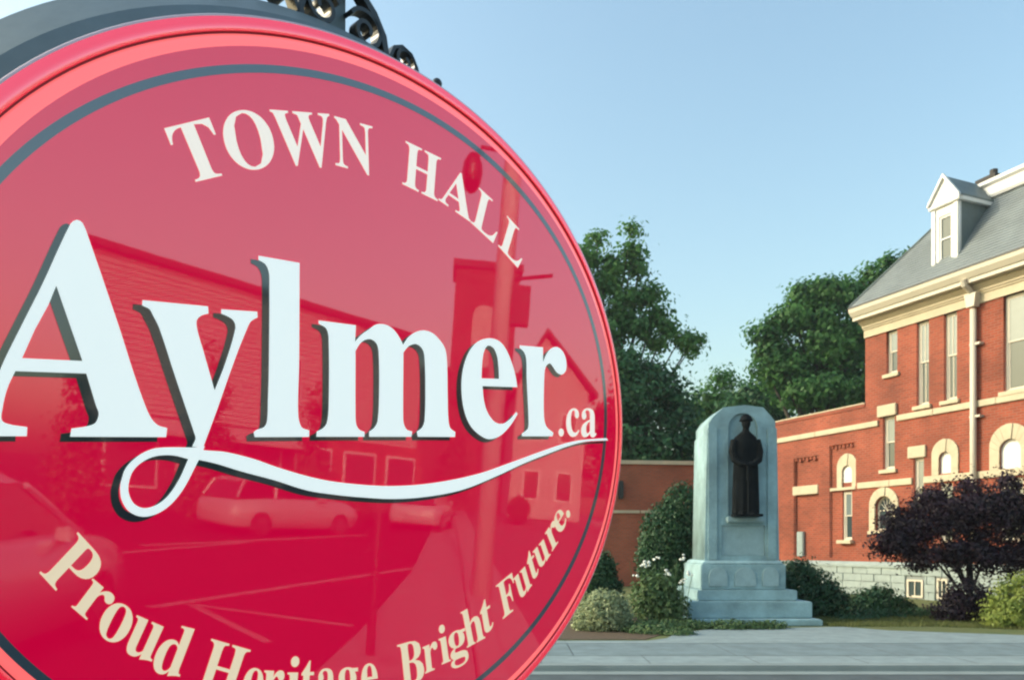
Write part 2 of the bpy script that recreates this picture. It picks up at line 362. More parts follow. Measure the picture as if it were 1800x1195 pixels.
LETTERS = [('A','W',[[(-0.5178,0.1937),(-0.5146,0.1979),(-0.5106,0.2006),(-0.5068,0.2005),(-0.5037,0.1984),(-0.5009,0.1934),(-0.4985,0.1878),(-0.4963,0.182),(-0.4941,0.1762),(-0.4877,0.1595),(-0.4812,0.1426),(-0.4748,0.1254),(-0.4683,0.1081),(-0.4618,0.0906),(-0.4552,0.0729),(-0.4521,0.0642),(-0.4491,0.0555),(-0.4461,0.0467),(-0.443,0.0378),(-0.44,0.029),(-0.4368,0.0201),(-0.4342,0.0132),(-0.4316,0.0062),(-0.429,-0.0007),(-0.4263,-0.0077),(-0.4235,-0.0146),(-0.4206,-0.0216),(-0.4186,-0.0264),(-0.4164,-0.0311),(-0.4139,-0.0357),(-0.4112,-0.04),(-0.4092,-0.0424),(-0.407,-0.0447),(-0.4045,-0.0466),(-0.4018,-0.0482),(-0.3989,-0.0492),(-0.3957,-0.0498),(-0.3924,-0.0502),(-0.3891,-0.0508),(-0.3902,-0.0635),(-0.5137,-0.0754),(-0.5122,-0.0648),(-0.5075,-0.0636),(-0.5027,-0.0624),(-0.498,-0.0612),(-0.4933,-0.0596),(-0.4906,-0.0586),(-0.4879,-0.0575),(-0.4854,-0.056),(-0.4834,-0.0542),(-0.4818,-0.0515),(-0.4806,-0.0483),(-0.4798,-0.045),(-0.4795,-0.0418),(-0.4799,-0.039),(-0.481,-0.0364),(-0.4822,-0.0337),(-0.4833,-0.031),(-0.4864,-0.0212),(-0.4895,-0.0113),(-0.4926,-0.0016),(-0.4957,0.0082),(-0.5769,-0.0018),(-0.5791,-0.0075),(-0.5814,-0.0131),(-0.5835,-0.0188),(-0.5853,-0.0246),(-0.5868,-0.0307),(-0.5881,-0.037),(-0.5892,-0.0433),(-0.59,-0.0495),(-0.5905,-0.0532),(-0.591,-0.0569),(-0.591,-0.0605),(-0.5903,-0.0634),(-0.5891,-0.065),(-0.5872,-0.066),(-0.5849,-0.0667),(-0.5827,-0.0672),(-0.5779,-0.0679),(-0.573,-0.0681),(-0.5679,-0.0683),(-0.5629,-0.0685),(-0.5633,-0.0798),(-0.6221,-0.0858),(-0.6223,-0.0751),(-0.6202,-0.0738),(-0.6181,-0.0727),(-0.6161,-0.0714),(-0.6146,-0.0697),(-0.612,-0.0647),(-0.6098,-0.0593),(-0.6079,-0.0537),(-0.606,-0.0481),(-0.6035,-0.04),(-0.6012,-0.0319),(-0.599,-0.0236),(-0.5967,-0.0154),(-0.5943,-0.0072),(-0.5917,0.001),(-0.5889,0.0091),(-0.5859,0.0171),(-0.5827,0.0252),(-0.5795,0.0333),(-0.5763,0.0414),(-0.573,0.0495),(-0.569,0.0595),(-0.565,0.0696),(-0.5609,0.0797),(-0.5568,0.0899),(-0.5527,0.1001),(-0.5487,0.1105),(-0.5436,0.1241),(-0.5386,0.138),(-0.5337,0.1519),(-0.5286,0.1659),(-0.5234,0.1798)],[(-0.533,0.1124),(-0.5144,0.0612),(-0.5006,0.0234),(-0.5699,0.0151),(-0.5563,0.0529),(-0.5418,0.086)]]),
('y','W',[[(-0.4264,0.1181),(-0.334,0.13),(-0.333,0.1199),(-0.3385,0.1177),(-0.3436,0.1149),(-0.3477,0.1112),(-0.3502,0.1068),(-0.3506,0.1032),(-0.3503,0.0995),(-0.3496,0.0957),(-0.3487,0.0922),(-0.3465,0.0849),(-0.344,0.0777),(-0.3413,0.0706),(-0.3387,0.0634),(-0.3358,0.0547),(-0.3328,0.0461),(-0.3298,0.0374),(-0.3268,0.0287),(-0.3238,0.0199),(-0.3208,0.0111),(-0.3169,0.0214),(-0.313,0.0317),(-0.3091,0.042),(-0.3056,0.0525),(-0.3028,0.0616),(-0.2999,0.0709),(-0.2972,0.0801),(-0.2947,0.0894),(-0.2925,0.0987),(-0.2906,0.1078),(-0.2912,0.1132),(-0.2939,0.1177),(-0.2973,0.1202),(-0.3015,0.1217),(-0.3044,0.1225),(-0.3074,0.1231),(-0.3105,0.1236),(-0.3135,0.1241),(-0.3136,0.1303),(-0.2566,0.139),(-0.2556,0.1306),(-0.2614,0.1269),(-0.2664,0.1227),(-0.2687,0.119),(-0.2706,0.1151),(-0.2722,0.111),(-0.2737,0.107),(-0.2778,0.0965),(-0.2818,0.086),(-0.2857,0.0755),(-0.2894,0.0651),(-0.2944,0.0504),(-0.2993,0.0358),(-0.3041,0.0212),(-0.3089,0.0067),(-0.3136,-0.0077),(-0.3184,-0.022),(-0.3213,-0.0303),(-0.3242,-0.0387),(-0.3271,-0.047),(-0.33,-0.0553),(-0.3329,-0.0635),(-0.3357,-0.0717),(-0.3523,-0.0733),(-0.351,-0.0702),(-0.3495,-0.0672),(-0.3482,-0.0642),(-0.3474,-0.0611),(-0.3479,-0.0578),(-0.3493,-0.0545),(-0.3542,-0.0416),(-0.3592,-0.0288),(-0.3642,-0.0161),(-0.3691,-0.0035),(-0.374,0.0091),(-0.3788,0.0215),(-0.3829,0.0323),(-0.3869,0.0431),(-0.3908,0.0539),(-0.3947,0.0645),(-0.3988,0.075),(-0.403,0.0854),(-0.4051,0.0897),(-0.4075,0.0938),(-0.41,0.0977),(-0.4125,0.1017),(-0.4143,0.1052),(-0.4165,0.108),(-0.4189,0.1091),(-0.4215,0.1098),(-0.4242,0.1103),(-0.4268,0.1109)]]),
('y_loop','W',[[(-0.3526,-0.0746),(-0.3339,-0.0709),(-0.335,-0.0739),(-0.3361,-0.0769),(-0.3372,-0.0799),(-0.3384,-0.0829),(-0.3408,-0.0881),(-0.3432,-0.0933),(-0.3457,-0.0984),(-0.3482,-0.1035),(-0.3516,-0.1108),(-0.3551,-0.1182),(-0.3587,-0.1254),(-0.3626,-0.1324),(-0.3662,-0.1382),(-0.3701,-0.1438),(-0.3742,-0.1492),(-0.3786,-0.1543),(-0.3829,-0.1587),(-0.3876,-0.1628),(-0.3925,-0.1664),(-0.3976,-0.1695),(-0.4029,-0.172),(-0.4084,-0.174),(-0.414,-0.1753),(-0.4195,-0.1757),(-0.4244,-0.1752),(-0.4293,-0.1739),(-0.4339,-0.1718),(-0.438,-0.1692),(-0.4412,-0.1662),(-0.4439,-0.1624),(-0.4462,-0.1583),(-0.4481,-0.1541),(-0.4493,-0.1501),(-0.45,-0.1458),(-0.4504,-0.1415),(-0.4506,-0.1372),(-0.4503,-0.1325),(-0.4493,-0.1278),(-0.4482,-0.1234),(-0.4471,-0.1189),(-0.4457,-0.1145),(-0.4437,-0.1105),(-0.4406,-0.1059),(-0.4371,-0.1015),(-0.4331,-0.0975),(-0.4289,-0.0937),(-0.4244,-0.0902),(-0.4195,-0.087),(-0.4143,-0.0842),(-0.4091,-0.0818),(-0.4038,-0.0801),(-0.3982,-0.079),(-0.3926,-0.0781),(-0.3869,-0.0774),(-0.3785,-0.0765),(-0.3699,-0.0758),(-0.3613,-0.0752)],[(-0.3577,-0.0914),(-0.3606,-0.0986),(-0.3634,-0.1057),(-0.3663,-0.1128),(-0.3695,-0.1197),(-0.3731,-0.1263),(-0.3768,-0.1328),(-0.3809,-0.139),(-0.3853,-0.1449),(-0.3888,-0.1488),(-0.3926,-0.1524),(-0.3968,-0.1557),(-0.401,-0.1584),(-0.4051,-0.1605),(-0.4095,-0.1623),(-0.4139,-0.1634),(-0.4182,-0.1638),(-0.4219,-0.1634),(-0.4257,-0.1621),(-0.4292,-0.1603),(-0.4322,-0.1581),(-0.4346,-0.1552),(-0.4365,-0.1518),(-0.4381,-0.1481),(-0.4393,-0.1443),(-0.4399,-0.141),(-0.4401,-0.1374),(-0.44,-0.1339),(-0.4395,-0.1304),(-0.4388,-0.1263),(-0.4378,-0.1222),(-0.4364,-0.1182),(-0.4346,-0.1145),(-0.4322,-0.1108),(-0.4293,-0.1072),(-0.4261,-0.104),(-0.4226,-0.1011),(-0.4184,-0.0981),(-0.4138,-0.0953),(-0.409,-0.093),(-0.4041,-0.0912),(-0.3983,-0.0897),(-0.3923,-0.0888),(-0.3862,-0.0882),(-0.3801,-0.0881),(-0.3746,-0.0884),(-0.369,-0.0893),(-0.3634,-0.0904)]]),
('swoosh','W',[[(-0.3506,-0.0749),(-0.3467,-0.0754),(-0.3429,-0.076),(-0.339,-0.0765),(-0.3351,-0.0768),(-0.3273,-0.0768),(-0.3194,-0.0765),(-0.3114,-0.0763),(-0.3034,-0.0765),(-0.292,-0.0776),(-0.2805,-0.0791),(-0.2688,-0.0809),(-0.257,-0.0829),(-0.2473,-0.085),(-0.2376,-0.0874),(-0.2278,-0.0899),(-0.2178,-0.0923),(-0.2081,-0.0943),(-0.1982,-0.0963),(-0.1881,-0.0983),(-0.178,-0.1002),(-0.1676,-0.102),(-0.1572,-0.1037),(-0.1452,-0.1054),(-0.1329,-0.1069),(-0.1204,-0.1081),(-0.1077,-0.109),(-0.0936,-0.1096),(-0.0792,-0.1102),(-0.0645,-0.1105),(-0.0497,-0.1107),(-0.0345,-0.1107),(-0.0191,-0.1105),(-0.0067,-0.1102),(0.0059,-0.1096),(0.0187,-0.1088),(0.0316,-0.1078),(0.0447,-0.1066),(0.058,-0.1052),(0.0714,-0.1036),(0.0851,-0.1018),(0.0989,-0.0998),(0.1129,-0.0975),(0.127,-0.0951),(0.1412,-0.0924),(0.1559,-0.0895),(0.1707,-0.0865),(0.1857,-0.0832),(0.2008,-0.0796),(0.2161,-0.0758),(0.2314,-0.0718),(0.2474,-0.0672),(0.2634,-0.0622),(0.2796,-0.057),(0.2959,-0.0515),(0.3125,-0.046),(0.3293,-0.0405),(0.3487,-0.0341),(0.3683,-0.0275),(0.3882,-0.0208),(0.4086,-0.0142),(0.4292,-0.0075),(0.4502,-0.0008),(0.4717,0.0058),(0.4938,0.0122),(0.5085,0.016),(0.5235,0.0195),(0.5388,0.0227),(0.5545,0.0257),(0.5764,0.0292),(0.5989,0.0324),(0.6218,0.0354),(0.6451,0.0386),(0.6523,0.0341),(0.6304,0.0315),(0.6089,0.029),(0.5878,0.0263),(0.5673,0.0231),(0.5515,0.0198),(0.536,0.016),(0.5209,0.0119),(0.5062,0.0077),(0.4883,0.0021),(0.4709,-0.0037),(0.4538,-0.0096),(0.437,-0.0154),(0.4161,-0.0225),(0.3955,-0.0295),(0.3754,-0.0366),(0.3558,-0.0437),(0.3364,-0.0513),(0.3174,-0.0589),(0.2988,-0.0665),(0.2802,-0.0736),(0.2642,-0.0796),(0.2485,-0.0855),(0.2329,-0.0912),(0.2174,-0.0967),(0.202,-0.1017),(0.1866,-0.1062),(0.1719,-0.11),(0.1573,-0.1133),(0.1428,-0.1162),(0.1283,-0.1189),(0.114,-0.1213),(0.0999,-0.1235),(0.0861,-0.1254),(0.0725,-0.1272),(0.0591,-0.1287),(0.0458,-0.1299),(0.0326,-0.131),(0.0196,-0.1318),(0.0069,-0.1323),(-0.0058,-0.1326),(-0.0183,-0.1326),(-0.0306,-0.1325),(-0.0427,-0.1323),(-0.0547,-0.1322),(-0.0681,-0.1319),(-0.0812,-0.1315),(-0.0942,-0.131),(-0.107,-0.1303),(-0.1209,-0.1295),(-0.1346,-0.1287),(-0.148,-0.1276),(-0.1611,-0.1259),(-0.1756,-0.1232),(-0.1897,-0.12),(-0.2035,-0.1167),(-0.2172,-0.1136),(-0.2271,-0.1118),(-0.237,-0.11),(-0.2467,-0.1084),(-0.2564,-0.1068),(-0.2659,-0.1051),(-0.2753,-0.1034),(-0.2869,-0.101),(-0.2983,-0.0984),(-0.3096,-0.096),(-0.3207,-0.094),(-0.3316,-0.0925),(-0.3424,-0.0913),(-0.3531,-0.0902),(-0.3636,-0.0891)]]),
('l','W',[[(-0.2567,0.2227),(-0.1861,0.2302),(-0.1854,0.2042),(-0.1846,0.1781),(-0.1839,0.152),(-0.1831,0.1258),(-0.1824,0.0995),(-0.1818,0.0732),(-0.1817,0.0601),(-0.1818,0.047),(-0.1819,0.0339),(-0.1819,0.0208),(-0.1817,0.0078),(-0.1809,-0.0052),(-0.1803,-0.0107),(-0.179,-0.0162),(-0.177,-0.0213),(-0.1742,-0.0256),(-0.1715,-0.0273),(-0.1677,-0.0282),(-0.1636,-0.0287),(-0.1596,-0.0294),(-0.1596,-0.0398),(-0.255,-0.0498),(-0.2568,-0.0427),(-0.2546,-0.0405),(-0.2522,-0.0386),(-0.249,-0.0371),(-0.2456,-0.0359),(-0.2423,-0.0346),(-0.2395,-0.0328),(-0.2364,-0.0286),(-0.2349,-0.0235),(-0.2343,-0.0155),(-0.2341,-0.0074),(-0.2342,0.0007),(-0.2343,0.0088),(-0.2342,0.0181),(-0.2342,0.0274),(-0.2341,0.0367),(-0.2342,0.0459),(-0.2342,0.0552),(-0.2343,0.0644),(-0.2347,0.0861),(-0.2351,0.1078),(-0.2356,0.1294),(-0.2361,0.1509),(-0.2368,0.1724),(-0.2375,0.1938),(-0.238,0.1996),(-0.2394,0.2049),(-0.2418,0.2097),(-0.2453,0.2135),(-0.2506,0.2153),(-0.2565,0.2163)]]),
('m','W',[[(-0.148,0.1484),(-0.0753,0.1554),(-0.076,0.1274),(-0.0733,0.1308),(-0.0706,0.1342),(-0.0678,0.1376),(-0.0647,0.1408),(-0.0607,0.1444),(-0.0563,0.1478),(-0.0518,0.1512),(-0.0474,0.1546),(-0.0421,0.1591),(-0.0366,0.1633),(-0.0314,0.1661),(-0.0258,0.1679),(-0.0173,0.1691),(-0.009,0.1689),(-0.005,0.1681),(-0.0011,0.1669),(0.0026,0.1654),(0.006,0.1636),(0.0097,0.1611),(0.0131,0.1582),(0.0163,0.1551),(0.0193,0.152),(0.0235,0.147),(0.0274,0.1417),(0.03,0.1457),(0.0327,0.1497),(0.0355,0.1537),(0.0387,0.1574),(0.0425,0.1608),(0.0467,0.1642),(0.0512,0.1673),(0.0559,0.17),(0.0646,0.174),(0.0737,0.1765),(0.079,0.177),(0.0843,0.1771),(0.0896,0.1767),(0.0944,0.1759),(0.0997,0.1742),(0.1047,0.1719),(0.1093,0.1693),(0.1137,0.1664),(0.1177,0.1635),(0.1215,0.1604),(0.1248,0.1569),(0.1275,0.1531),(0.1298,0.148),(0.1314,0.1425),(0.1325,0.1368),(0.1333,0.1311),(0.1345,0.1203),(0.1354,0.1095),(0.1361,0.0986),(0.1367,0.0877),(0.1374,0.0768),(0.1382,0.0658),(0.139,0.0552),(0.1397,0.0445),(0.1407,0.0339),(0.1422,0.0234),(0.1429,0.0192),(0.144,0.0151),(0.1455,0.0112),(0.1478,0.0078),(0.1537,0.0045),(0.1609,0.002),(0.1609,-0.0075),(0.0687,-0.0164),(0.066,-0.0072),(0.072,-0.0038),(0.0771,0.0001),(0.0813,0.0063),(0.0834,0.013),(0.084,0.0234),(0.0842,0.0339),(0.0841,0.0443),(0.0838,0.0548),(0.0833,0.0652),(0.0828,0.0756),(0.0821,0.0903),(0.081,0.1049),(0.0796,0.1194),(0.0775,0.1337),(0.0751,0.1397),(0.0706,0.1445),(0.0642,0.1478),(0.0568,0.1489),(0.0524,0.1479),(0.0478,0.1462),(0.0433,0.1439),(0.0394,0.1414),(0.0336,0.1353),(0.0286,0.1285),(0.0292,0.1089),(0.0298,0.0893),(0.0304,0.0696),(0.0311,0.0499),(0.0319,0.0302),(0.033,0.0106),(0.0342,0.0046),(0.0368,-0.0009),(0.0396,-0.0044),(0.0436,-0.007),(0.049,-0.008),(0.0548,-0.0084),(0.0535,-0.018),(-0.0402,-0.0274),(-0.0405,-0.0185),(-0.0353,-0.0153),(-0.0306,-0.0117),(-0.0281,-0.0084),(-0.0257,-0.0049),(-0.0239,-0.0013),(-0.023,0.0024),(-0.0219,0.0168),(-0.0216,0.0313),(-0.0218,0.0458),(-0.0222,0.0602),(-0.0226,0.0746),(-0.0233,0.0889),(-0.0242,0.1031),(-0.0256,0.1172),(-0.0261,0.1214),(-0.0269,0.1255),(-0.0283,0.1294),(-0.0303,0.1327),(-0.0357,0.1367),(-0.0427,0.1385),(-0.0497,0.1373),(-0.0566,0.1343),(-0.0618,0.1306),(-0.0662,0.1261),(-0.0685,0.1228),(-0.0706,0.1194),(-0.0725,0.116),(-0.0745,0.1126),(-0.0738,0.0947),(-0.0732,0.0768),(-0.0726,0.0588),(-0.072,0.0409),(-0.0712,0.0229),(-0.0704,0.0049),(-0.0701,0.0009),(-0.0697,-0.0032),(-0.069,-0.0071),(-0.0678,-0.0109),(-0.0649,-0.015),(-0.0606,-0.0182),(-0.0558,-0.0195),(-0.0505,-0.0203),(-0.0502,-0.0285),(-0.1459,-0.0381),(-0.1453,-0.0296),(-0.1398,-0.0269),(-0.1346,-0.0238),(-0.1298,-0.0194),(-0.1267,-0.0143),(-0.1252,-0.0074),(-0.1244,-0.0002),(-0.124,0.007),(-0.124,0.0141),(-0.1242,0.0323),(-0.1246,0.0504),(-0.1251,0.0685),(-0.1258,0.0866),(-0.1267,0.1045),(-0.1279,0.1224),(-0.1283,0.1268),(-0.1292,0.1311),(-0.1307,0.1351),(-0.133,0.1384),(-0.1359,0.1403),(-0.1398,0.1415),(-0.1439,0.1423),(-0.1479,0.1434)]]),
('e','W',[[(0.3303,0.1115),(0.329,0.1163),(0.3278,0.1211),(0.3264,0.1258),(0.3248,0.1305),(0.3223,0.1365),(0.3196,0.1424),(0.3167,0.1482),(0.3134,0.1539),(0.3093,0.1606),(0.305,0.1673),(0.3003,0.1737),(0.2949,0.1796),(0.29,0.1841),(0.2846,0.1883),(0.2785,0.1918),(0.2718,0.1944),(0.2649,0.1957),(0.2573,0.1961),(0.2494,0.1956),(0.2418,0.1944),(0.2336,0.1921),(0.2254,0.1891),(0.2176,0.1853),(0.2108,0.1811),(0.2041,0.1757),(0.1982,0.1697),(0.193,0.1633),(0.1888,0.1569),(0.1842,0.1483),(0.1805,0.1395),(0.1775,0.1306),(0.1753,0.1219),(0.1738,0.1127),(0.173,0.1034),(0.1729,0.0943),(0.1734,0.0852),(0.1745,0.0758),(0.1762,0.0664),(0.1785,0.0571),(0.1816,0.0481),(0.1847,0.0409),(0.1884,0.0338),(0.193,0.027),(0.1983,0.0207),(0.2033,0.0161),(0.2091,0.0119),(0.2156,0.0081),(0.2225,0.0048),(0.2294,0.002),(0.2368,-0.0004),(0.2445,-0.0021),(0.2523,-0.0026),(0.2605,-0.0016),(0.269,0.0006),(0.2773,0.0037),(0.2848,0.0074),(0.2931,0.0126),(0.3007,0.0187),(0.3078,0.0252),(0.3145,0.0318),(0.3201,0.038),(0.3251,0.0445),(0.3299,0.0511),(0.3348,0.0576),(0.3302,0.061),(0.3262,0.057),(0.3223,0.053),(0.3182,0.049),(0.3138,0.0454),(0.3087,0.0415),(0.3033,0.0378),(0.2977,0.0345),(0.2918,0.0322),(0.2803,0.0308),(0.2695,0.0325),(0.2629,0.0356),(0.2569,0.0396),(0.2515,0.0441),(0.2469,0.0488),(0.2429,0.0541),(0.2397,0.0598),(0.2371,0.0657),(0.2349,0.0717),(0.2331,0.0784),(0.2318,0.0852),(0.2307,0.0921),(0.2295,0.099)],[(0.2261,0.1134),(0.2758,0.1201),(0.2753,0.1255),(0.2747,0.1308),(0.2741,0.1362),(0.2733,0.1415),(0.2723,0.1471),(0.2713,0.1527),(0.2699,0.1582),(0.268,0.1634),(0.2658,0.1676),(0.2632,0.1717),(0.2601,0.1754),(0.2562,0.1783),(0.2482,0.1807),(0.2399,0.18),(0.2338,0.174),(0.23,0.1661),(0.2282,0.1595),(0.2272,0.1528),(0.2265,0.146),(0.2261,0.1394),(0.2258,0.1329),(0.2259,0.1263),(0.226,0.1199)]]),
('r','W',[[(0.3326,0.1971),(0.4059,0.2066),(0.4078,0.1747),(0.4104,0.18),(0.4129,0.1853),(0.4157,0.1906),(0.4191,0.1958),(0.4256,0.2032),(0.434,0.2097),(0.4432,0.2141),(0.4529,0.2162),(0.4639,0.2141),(0.4729,0.2095),(0.4773,0.2055),(0.4809,0.2009),(0.4837,0.196),(0.4857,0.1909),(0.4869,0.1859),(0.4874,0.1806),(0.4869,0.1752),(0.4854,0.17),(0.4804,0.164),(0.4728,0.1597),(0.4644,0.1593),(0.4564,0.1612),(0.4517,0.1637),(0.4476,0.1667),(0.4437,0.1699),(0.4395,0.1729),(0.4347,0.176),(0.4297,0.1773),(0.4229,0.1737),(0.4176,0.1682),(0.4146,0.1604),(0.4139,0.1524),(0.4139,0.1376),(0.4141,0.1228),(0.4145,0.1079),(0.4152,0.0931),(0.4162,0.0784),(0.4177,0.0637),(0.4187,0.058),(0.4205,0.0524),(0.4231,0.0471),(0.4269,0.0423),(0.4319,0.0388),(0.4382,0.036),(0.445,0.0334),(0.4516,0.0306),(0.4489,0.0231),(0.3506,0.0131),(0.3503,0.019),(0.3599,0.0241),(0.3675,0.0298),(0.3694,0.034),(0.37,0.0386),(0.3699,0.0433),(0.3695,0.0479),(0.368,0.0627),(0.3662,0.0774),(0.3642,0.092),(0.3622,0.1066),(0.3602,0.1212),(0.3583,0.1357),(0.3575,0.1455),(0.3569,0.1553),(0.3561,0.1651),(0.3546,0.1746),(0.3516,0.1812),(0.3464,0.1869),(0.3401,0.1899),(0.3329,0.1923)]]),
('.','C',[[(0.4884,0.0355),(0.4876,0.0313),(0.4849,0.0279),(0.4809,0.026),(0.4765,0.0261),(0.4727,0.0281),(0.4704,0.0315),(0.4702,0.0357),(0.472,0.0396),(0.4754,0.0423),(0.4798,0.0433),(0.484,0.0423),(0.4871,0.0395)]]),
('c','C',[[(0.5212,0.029),(0.5168,0.029),(0.5127,0.0299),(0.5089,0.0318),(0.5053,0.0344),(0.5023,0.0378),(0.4997,0.0418),(0.4976,0.0464),(0.4962,0.0514),(0.4954,0.0571),(0.4954,0.063),(0.4963,0.0687),(0.4979,0.074),(0.5003,0.0788),(0.5032,0.083),(0.5068,0.0867),(0.5109,0.0896),(0.5154,0.0915),(0.5203,0.0926),(0.5255,0.0928),(0.53,0.092),(0.5338,0.0902),(0.5366,0.0877),(0.5384,0.0845),(0.5392,0.0806),(0.5392,0.0784),(0.5387,0.0764),(0.5377,0.0745),(0.5363,0.0732),(0.5346,0.0723),(0.5325,0.0718),(0.5286,0.0724),(0.526,0.0751),(0.5249,0.08),(0.5249,0.0819),(0.5248,0.0839),(0.5241,0.0866),(0.5223,0.088),(0.5195,0.0883),(0.5142,0.0852),(0.5113,0.0778),(0.511,0.066),(0.512,0.0575),(0.5139,0.0506),(0.5167,0.0452),(0.5203,0.0415),(0.5244,0.0394),(0.529,0.0391),(0.5331,0.0402),(0.5369,0.0428),(0.5404,0.0469),(0.5431,0.0449),(0.537,0.0366),(0.5297,0.0313)]]),
('a','C',[[(0.5942,0.0352),(0.5888,0.0357),(0.5852,0.0384),(0.5833,0.0433),(0.5778,0.0379),(0.5716,0.0344),(0.5646,0.0327),(0.5607,0.0328),(0.5573,0.0339),(0.5543,0.0358),(0.5521,0.0386),(0.5507,0.042),(0.55,0.0458),(0.5505,0.0515),(0.5528,0.0566),(0.5568,0.0611),(0.5628,0.0655),(0.5708,0.0699),(0.581,0.0745),(0.5803,0.0847),(0.5798,0.0882),(0.5789,0.0908),(0.5775,0.0927),(0.5756,0.094),(0.5732,0.0947),(0.5701,0.0947),(0.5657,0.0937),(0.5631,0.0919),(0.5624,0.0894),(0.5643,0.0862),(0.5654,0.0845),(0.5661,0.0828),(0.5664,0.0812),(0.5664,0.0789),(0.5657,0.0769),(0.5645,0.0752),(0.5628,0.0737),(0.5608,0.0728),(0.5586,0.0723),(0.5562,0.0723),(0.5542,0.0729),(0.5526,0.0741),(0.5513,0.0758),(0.5504,0.0779),(0.55,0.0804),(0.5501,0.0835),(0.5509,0.0864),(0.5524,0.0891),(0.5544,0.0916),(0.5571,0.0939),(0.5603,0.096),(0.5639,0.0975),(0.5679,0.0986),(0.5724,0.0994),(0.5804,0.0997),(0.5868,0.0988),(0.5915,0.0963),(0.5949,0.0925),(0.5971,0.0872),(0.5982,0.0804),(0.6003,0.0504),(0.601,0.046),(0.6028,0.0449),(0.6057,0.0468),(0.6076,0.0442),(0.6035,0.0394),(0.5991,0.0364)],[(0.5743,0.0423),(0.5784,0.0441),(0.5827,0.049),(0.5813,0.0703),(0.5732,0.0659),(0.5687,0.0597),(0.5675,0.0517),(0.5686,0.0462),(0.5708,0.0431)]]),
('T','C',[[(-0.3561,0.2998),(-0.3574,0.3022),(-0.354,0.3044),(-0.3517,0.3067),(-0.3503,0.3089),(-0.35,0.3112),(-0.3505,0.3141),(-0.3519,0.3174),(-0.3792,0.3669),(-0.3841,0.3633),(-0.3877,0.3593),(-0.3901,0.3547),(-0.3912,0.3499),(-0.391,0.3448),(-0.3896,0.3394),(-0.3923,0.3378),(-0.4021,0.3568),(-0.3389,0.3959),(-0.3282,0.3762),(-0.3309,0.3746),(-0.339,0.3819),(-0.3489,0.3832),(-0.3611,0.3781),(-0.3343,0.3275),(-0.3323,0.3244),(-0.3302,0.3223),(-0.3281,0.3213),(-0.3256,0.3214),(-0.3224,0.3224),(-0.3183,0.3243),(-0.317,0.3218)]]),
('O','C',[[(-0.2649,0.3479),(-0.2704,0.346),(-0.2758,0.345),(-0.2811,0.3447),(-0.2863,0.3451),(-0.2912,0.3462),(-0.296,0.348),(-0.3002,0.3504),(-0.3042,0.3534),(-0.3077,0.357),(-0.3108,0.3612),(-0.3132,0.3658),(-0.3152,0.371),(-0.3165,0.3762),(-0.3172,0.3815),(-0.3172,0.3869),(-0.3165,0.3923),(-0.3152,0.3975),(-0.3131,0.4025),(-0.3107,0.4073),(-0.3076,0.4118),(-0.3039,0.416),(-0.2996,0.4197),(-0.2948,0.423),(-0.2895,0.4258),(-0.2842,0.4279),(-0.2788,0.4292),(-0.2735,0.4298),(-0.2683,0.4297),(-0.2633,0.4289),(-0.2585,0.4275),(-0.254,0.4252),(-0.2497,0.4223),(-0.2459,0.4188),(-0.2426,0.4146),(-0.2399,0.4098),(-0.2377,0.4044),(-0.2362,0.3987),(-0.2354,0.3931),(-0.2354,0.3875),(-0.2362,0.3818),(-0.2377,0.3763),(-0.2399,0.3711),(-0.2426,0.3661),(-0.246,0.3615),(-0.25,0.3573),(-0.2545,0.3536),(-0.2594,0.3505)],[(-0.2654,0.352),(-0.2561,0.3603),(-0.2536,0.3749),(-0.258,0.3956),(-0.2621,0.406),(-0.2667,0.414),(-0.2719,0.4196),(-0.2775,0.4226),(-0.2832,0.4233),(-0.2891,0.4218),(-0.2982,0.4132),(-0.3007,0.399),(-0.2965,0.379),(-0.2926,0.3687),(-0.2881,0.3608),(-0.2829,0.3551),(-0.2773,0.3517),(-0.2715,0.3506)]]),
('W','C',[[(-0.1969,0.3773),(-0.2349,0.4369),(-0.2388,0.4415),(-0.2402,0.4421),(-0.2419,0.4422),(-0.2439,0.4419),(-0.2445,0.4445),(-0.2137,0.4546),(-0.2131,0.452),(-0.2177,0.4492),(-0.2184,0.4481),(-0.2187,0.4468),(-0.2185,0.4452),(-0.2158,0.4395),(-0.1949,0.4071),(-0.1901,0.4442),(-0.1945,0.451),(-0.1959,0.453),(-0.1973,0.4543),(-0.1988,0.4549),(-0.2053,0.4545),(-0.206,0.4572),(-0.1713,0.4685),(-0.1707,0.4659),(-0.1749,0.464),(-0.177,0.4616),(-0.1773,0.4589),(-0.1752,0.4549),(-0.1533,0.4219),(-0.1504,0.4598),(-0.1506,0.4665),(-0.1512,0.4682),(-0.1522,0.4693),(-0.1535,0.4699),(-0.1551,0.4701),(-0.1573,0.47),(-0.1598,0.4694),(-0.1605,0.4721),(-0.1396,0.479),(-0.139,0.4763),(-0.1409,0.4749),(-0.1424,0.4733),(-0.1434,0.4715),(-0.1449,0.4633),(-0.1506,0.3903),(-0.1537,0.3894),(-0.1859,0.4377),(-0.1938,0.3782)]]),
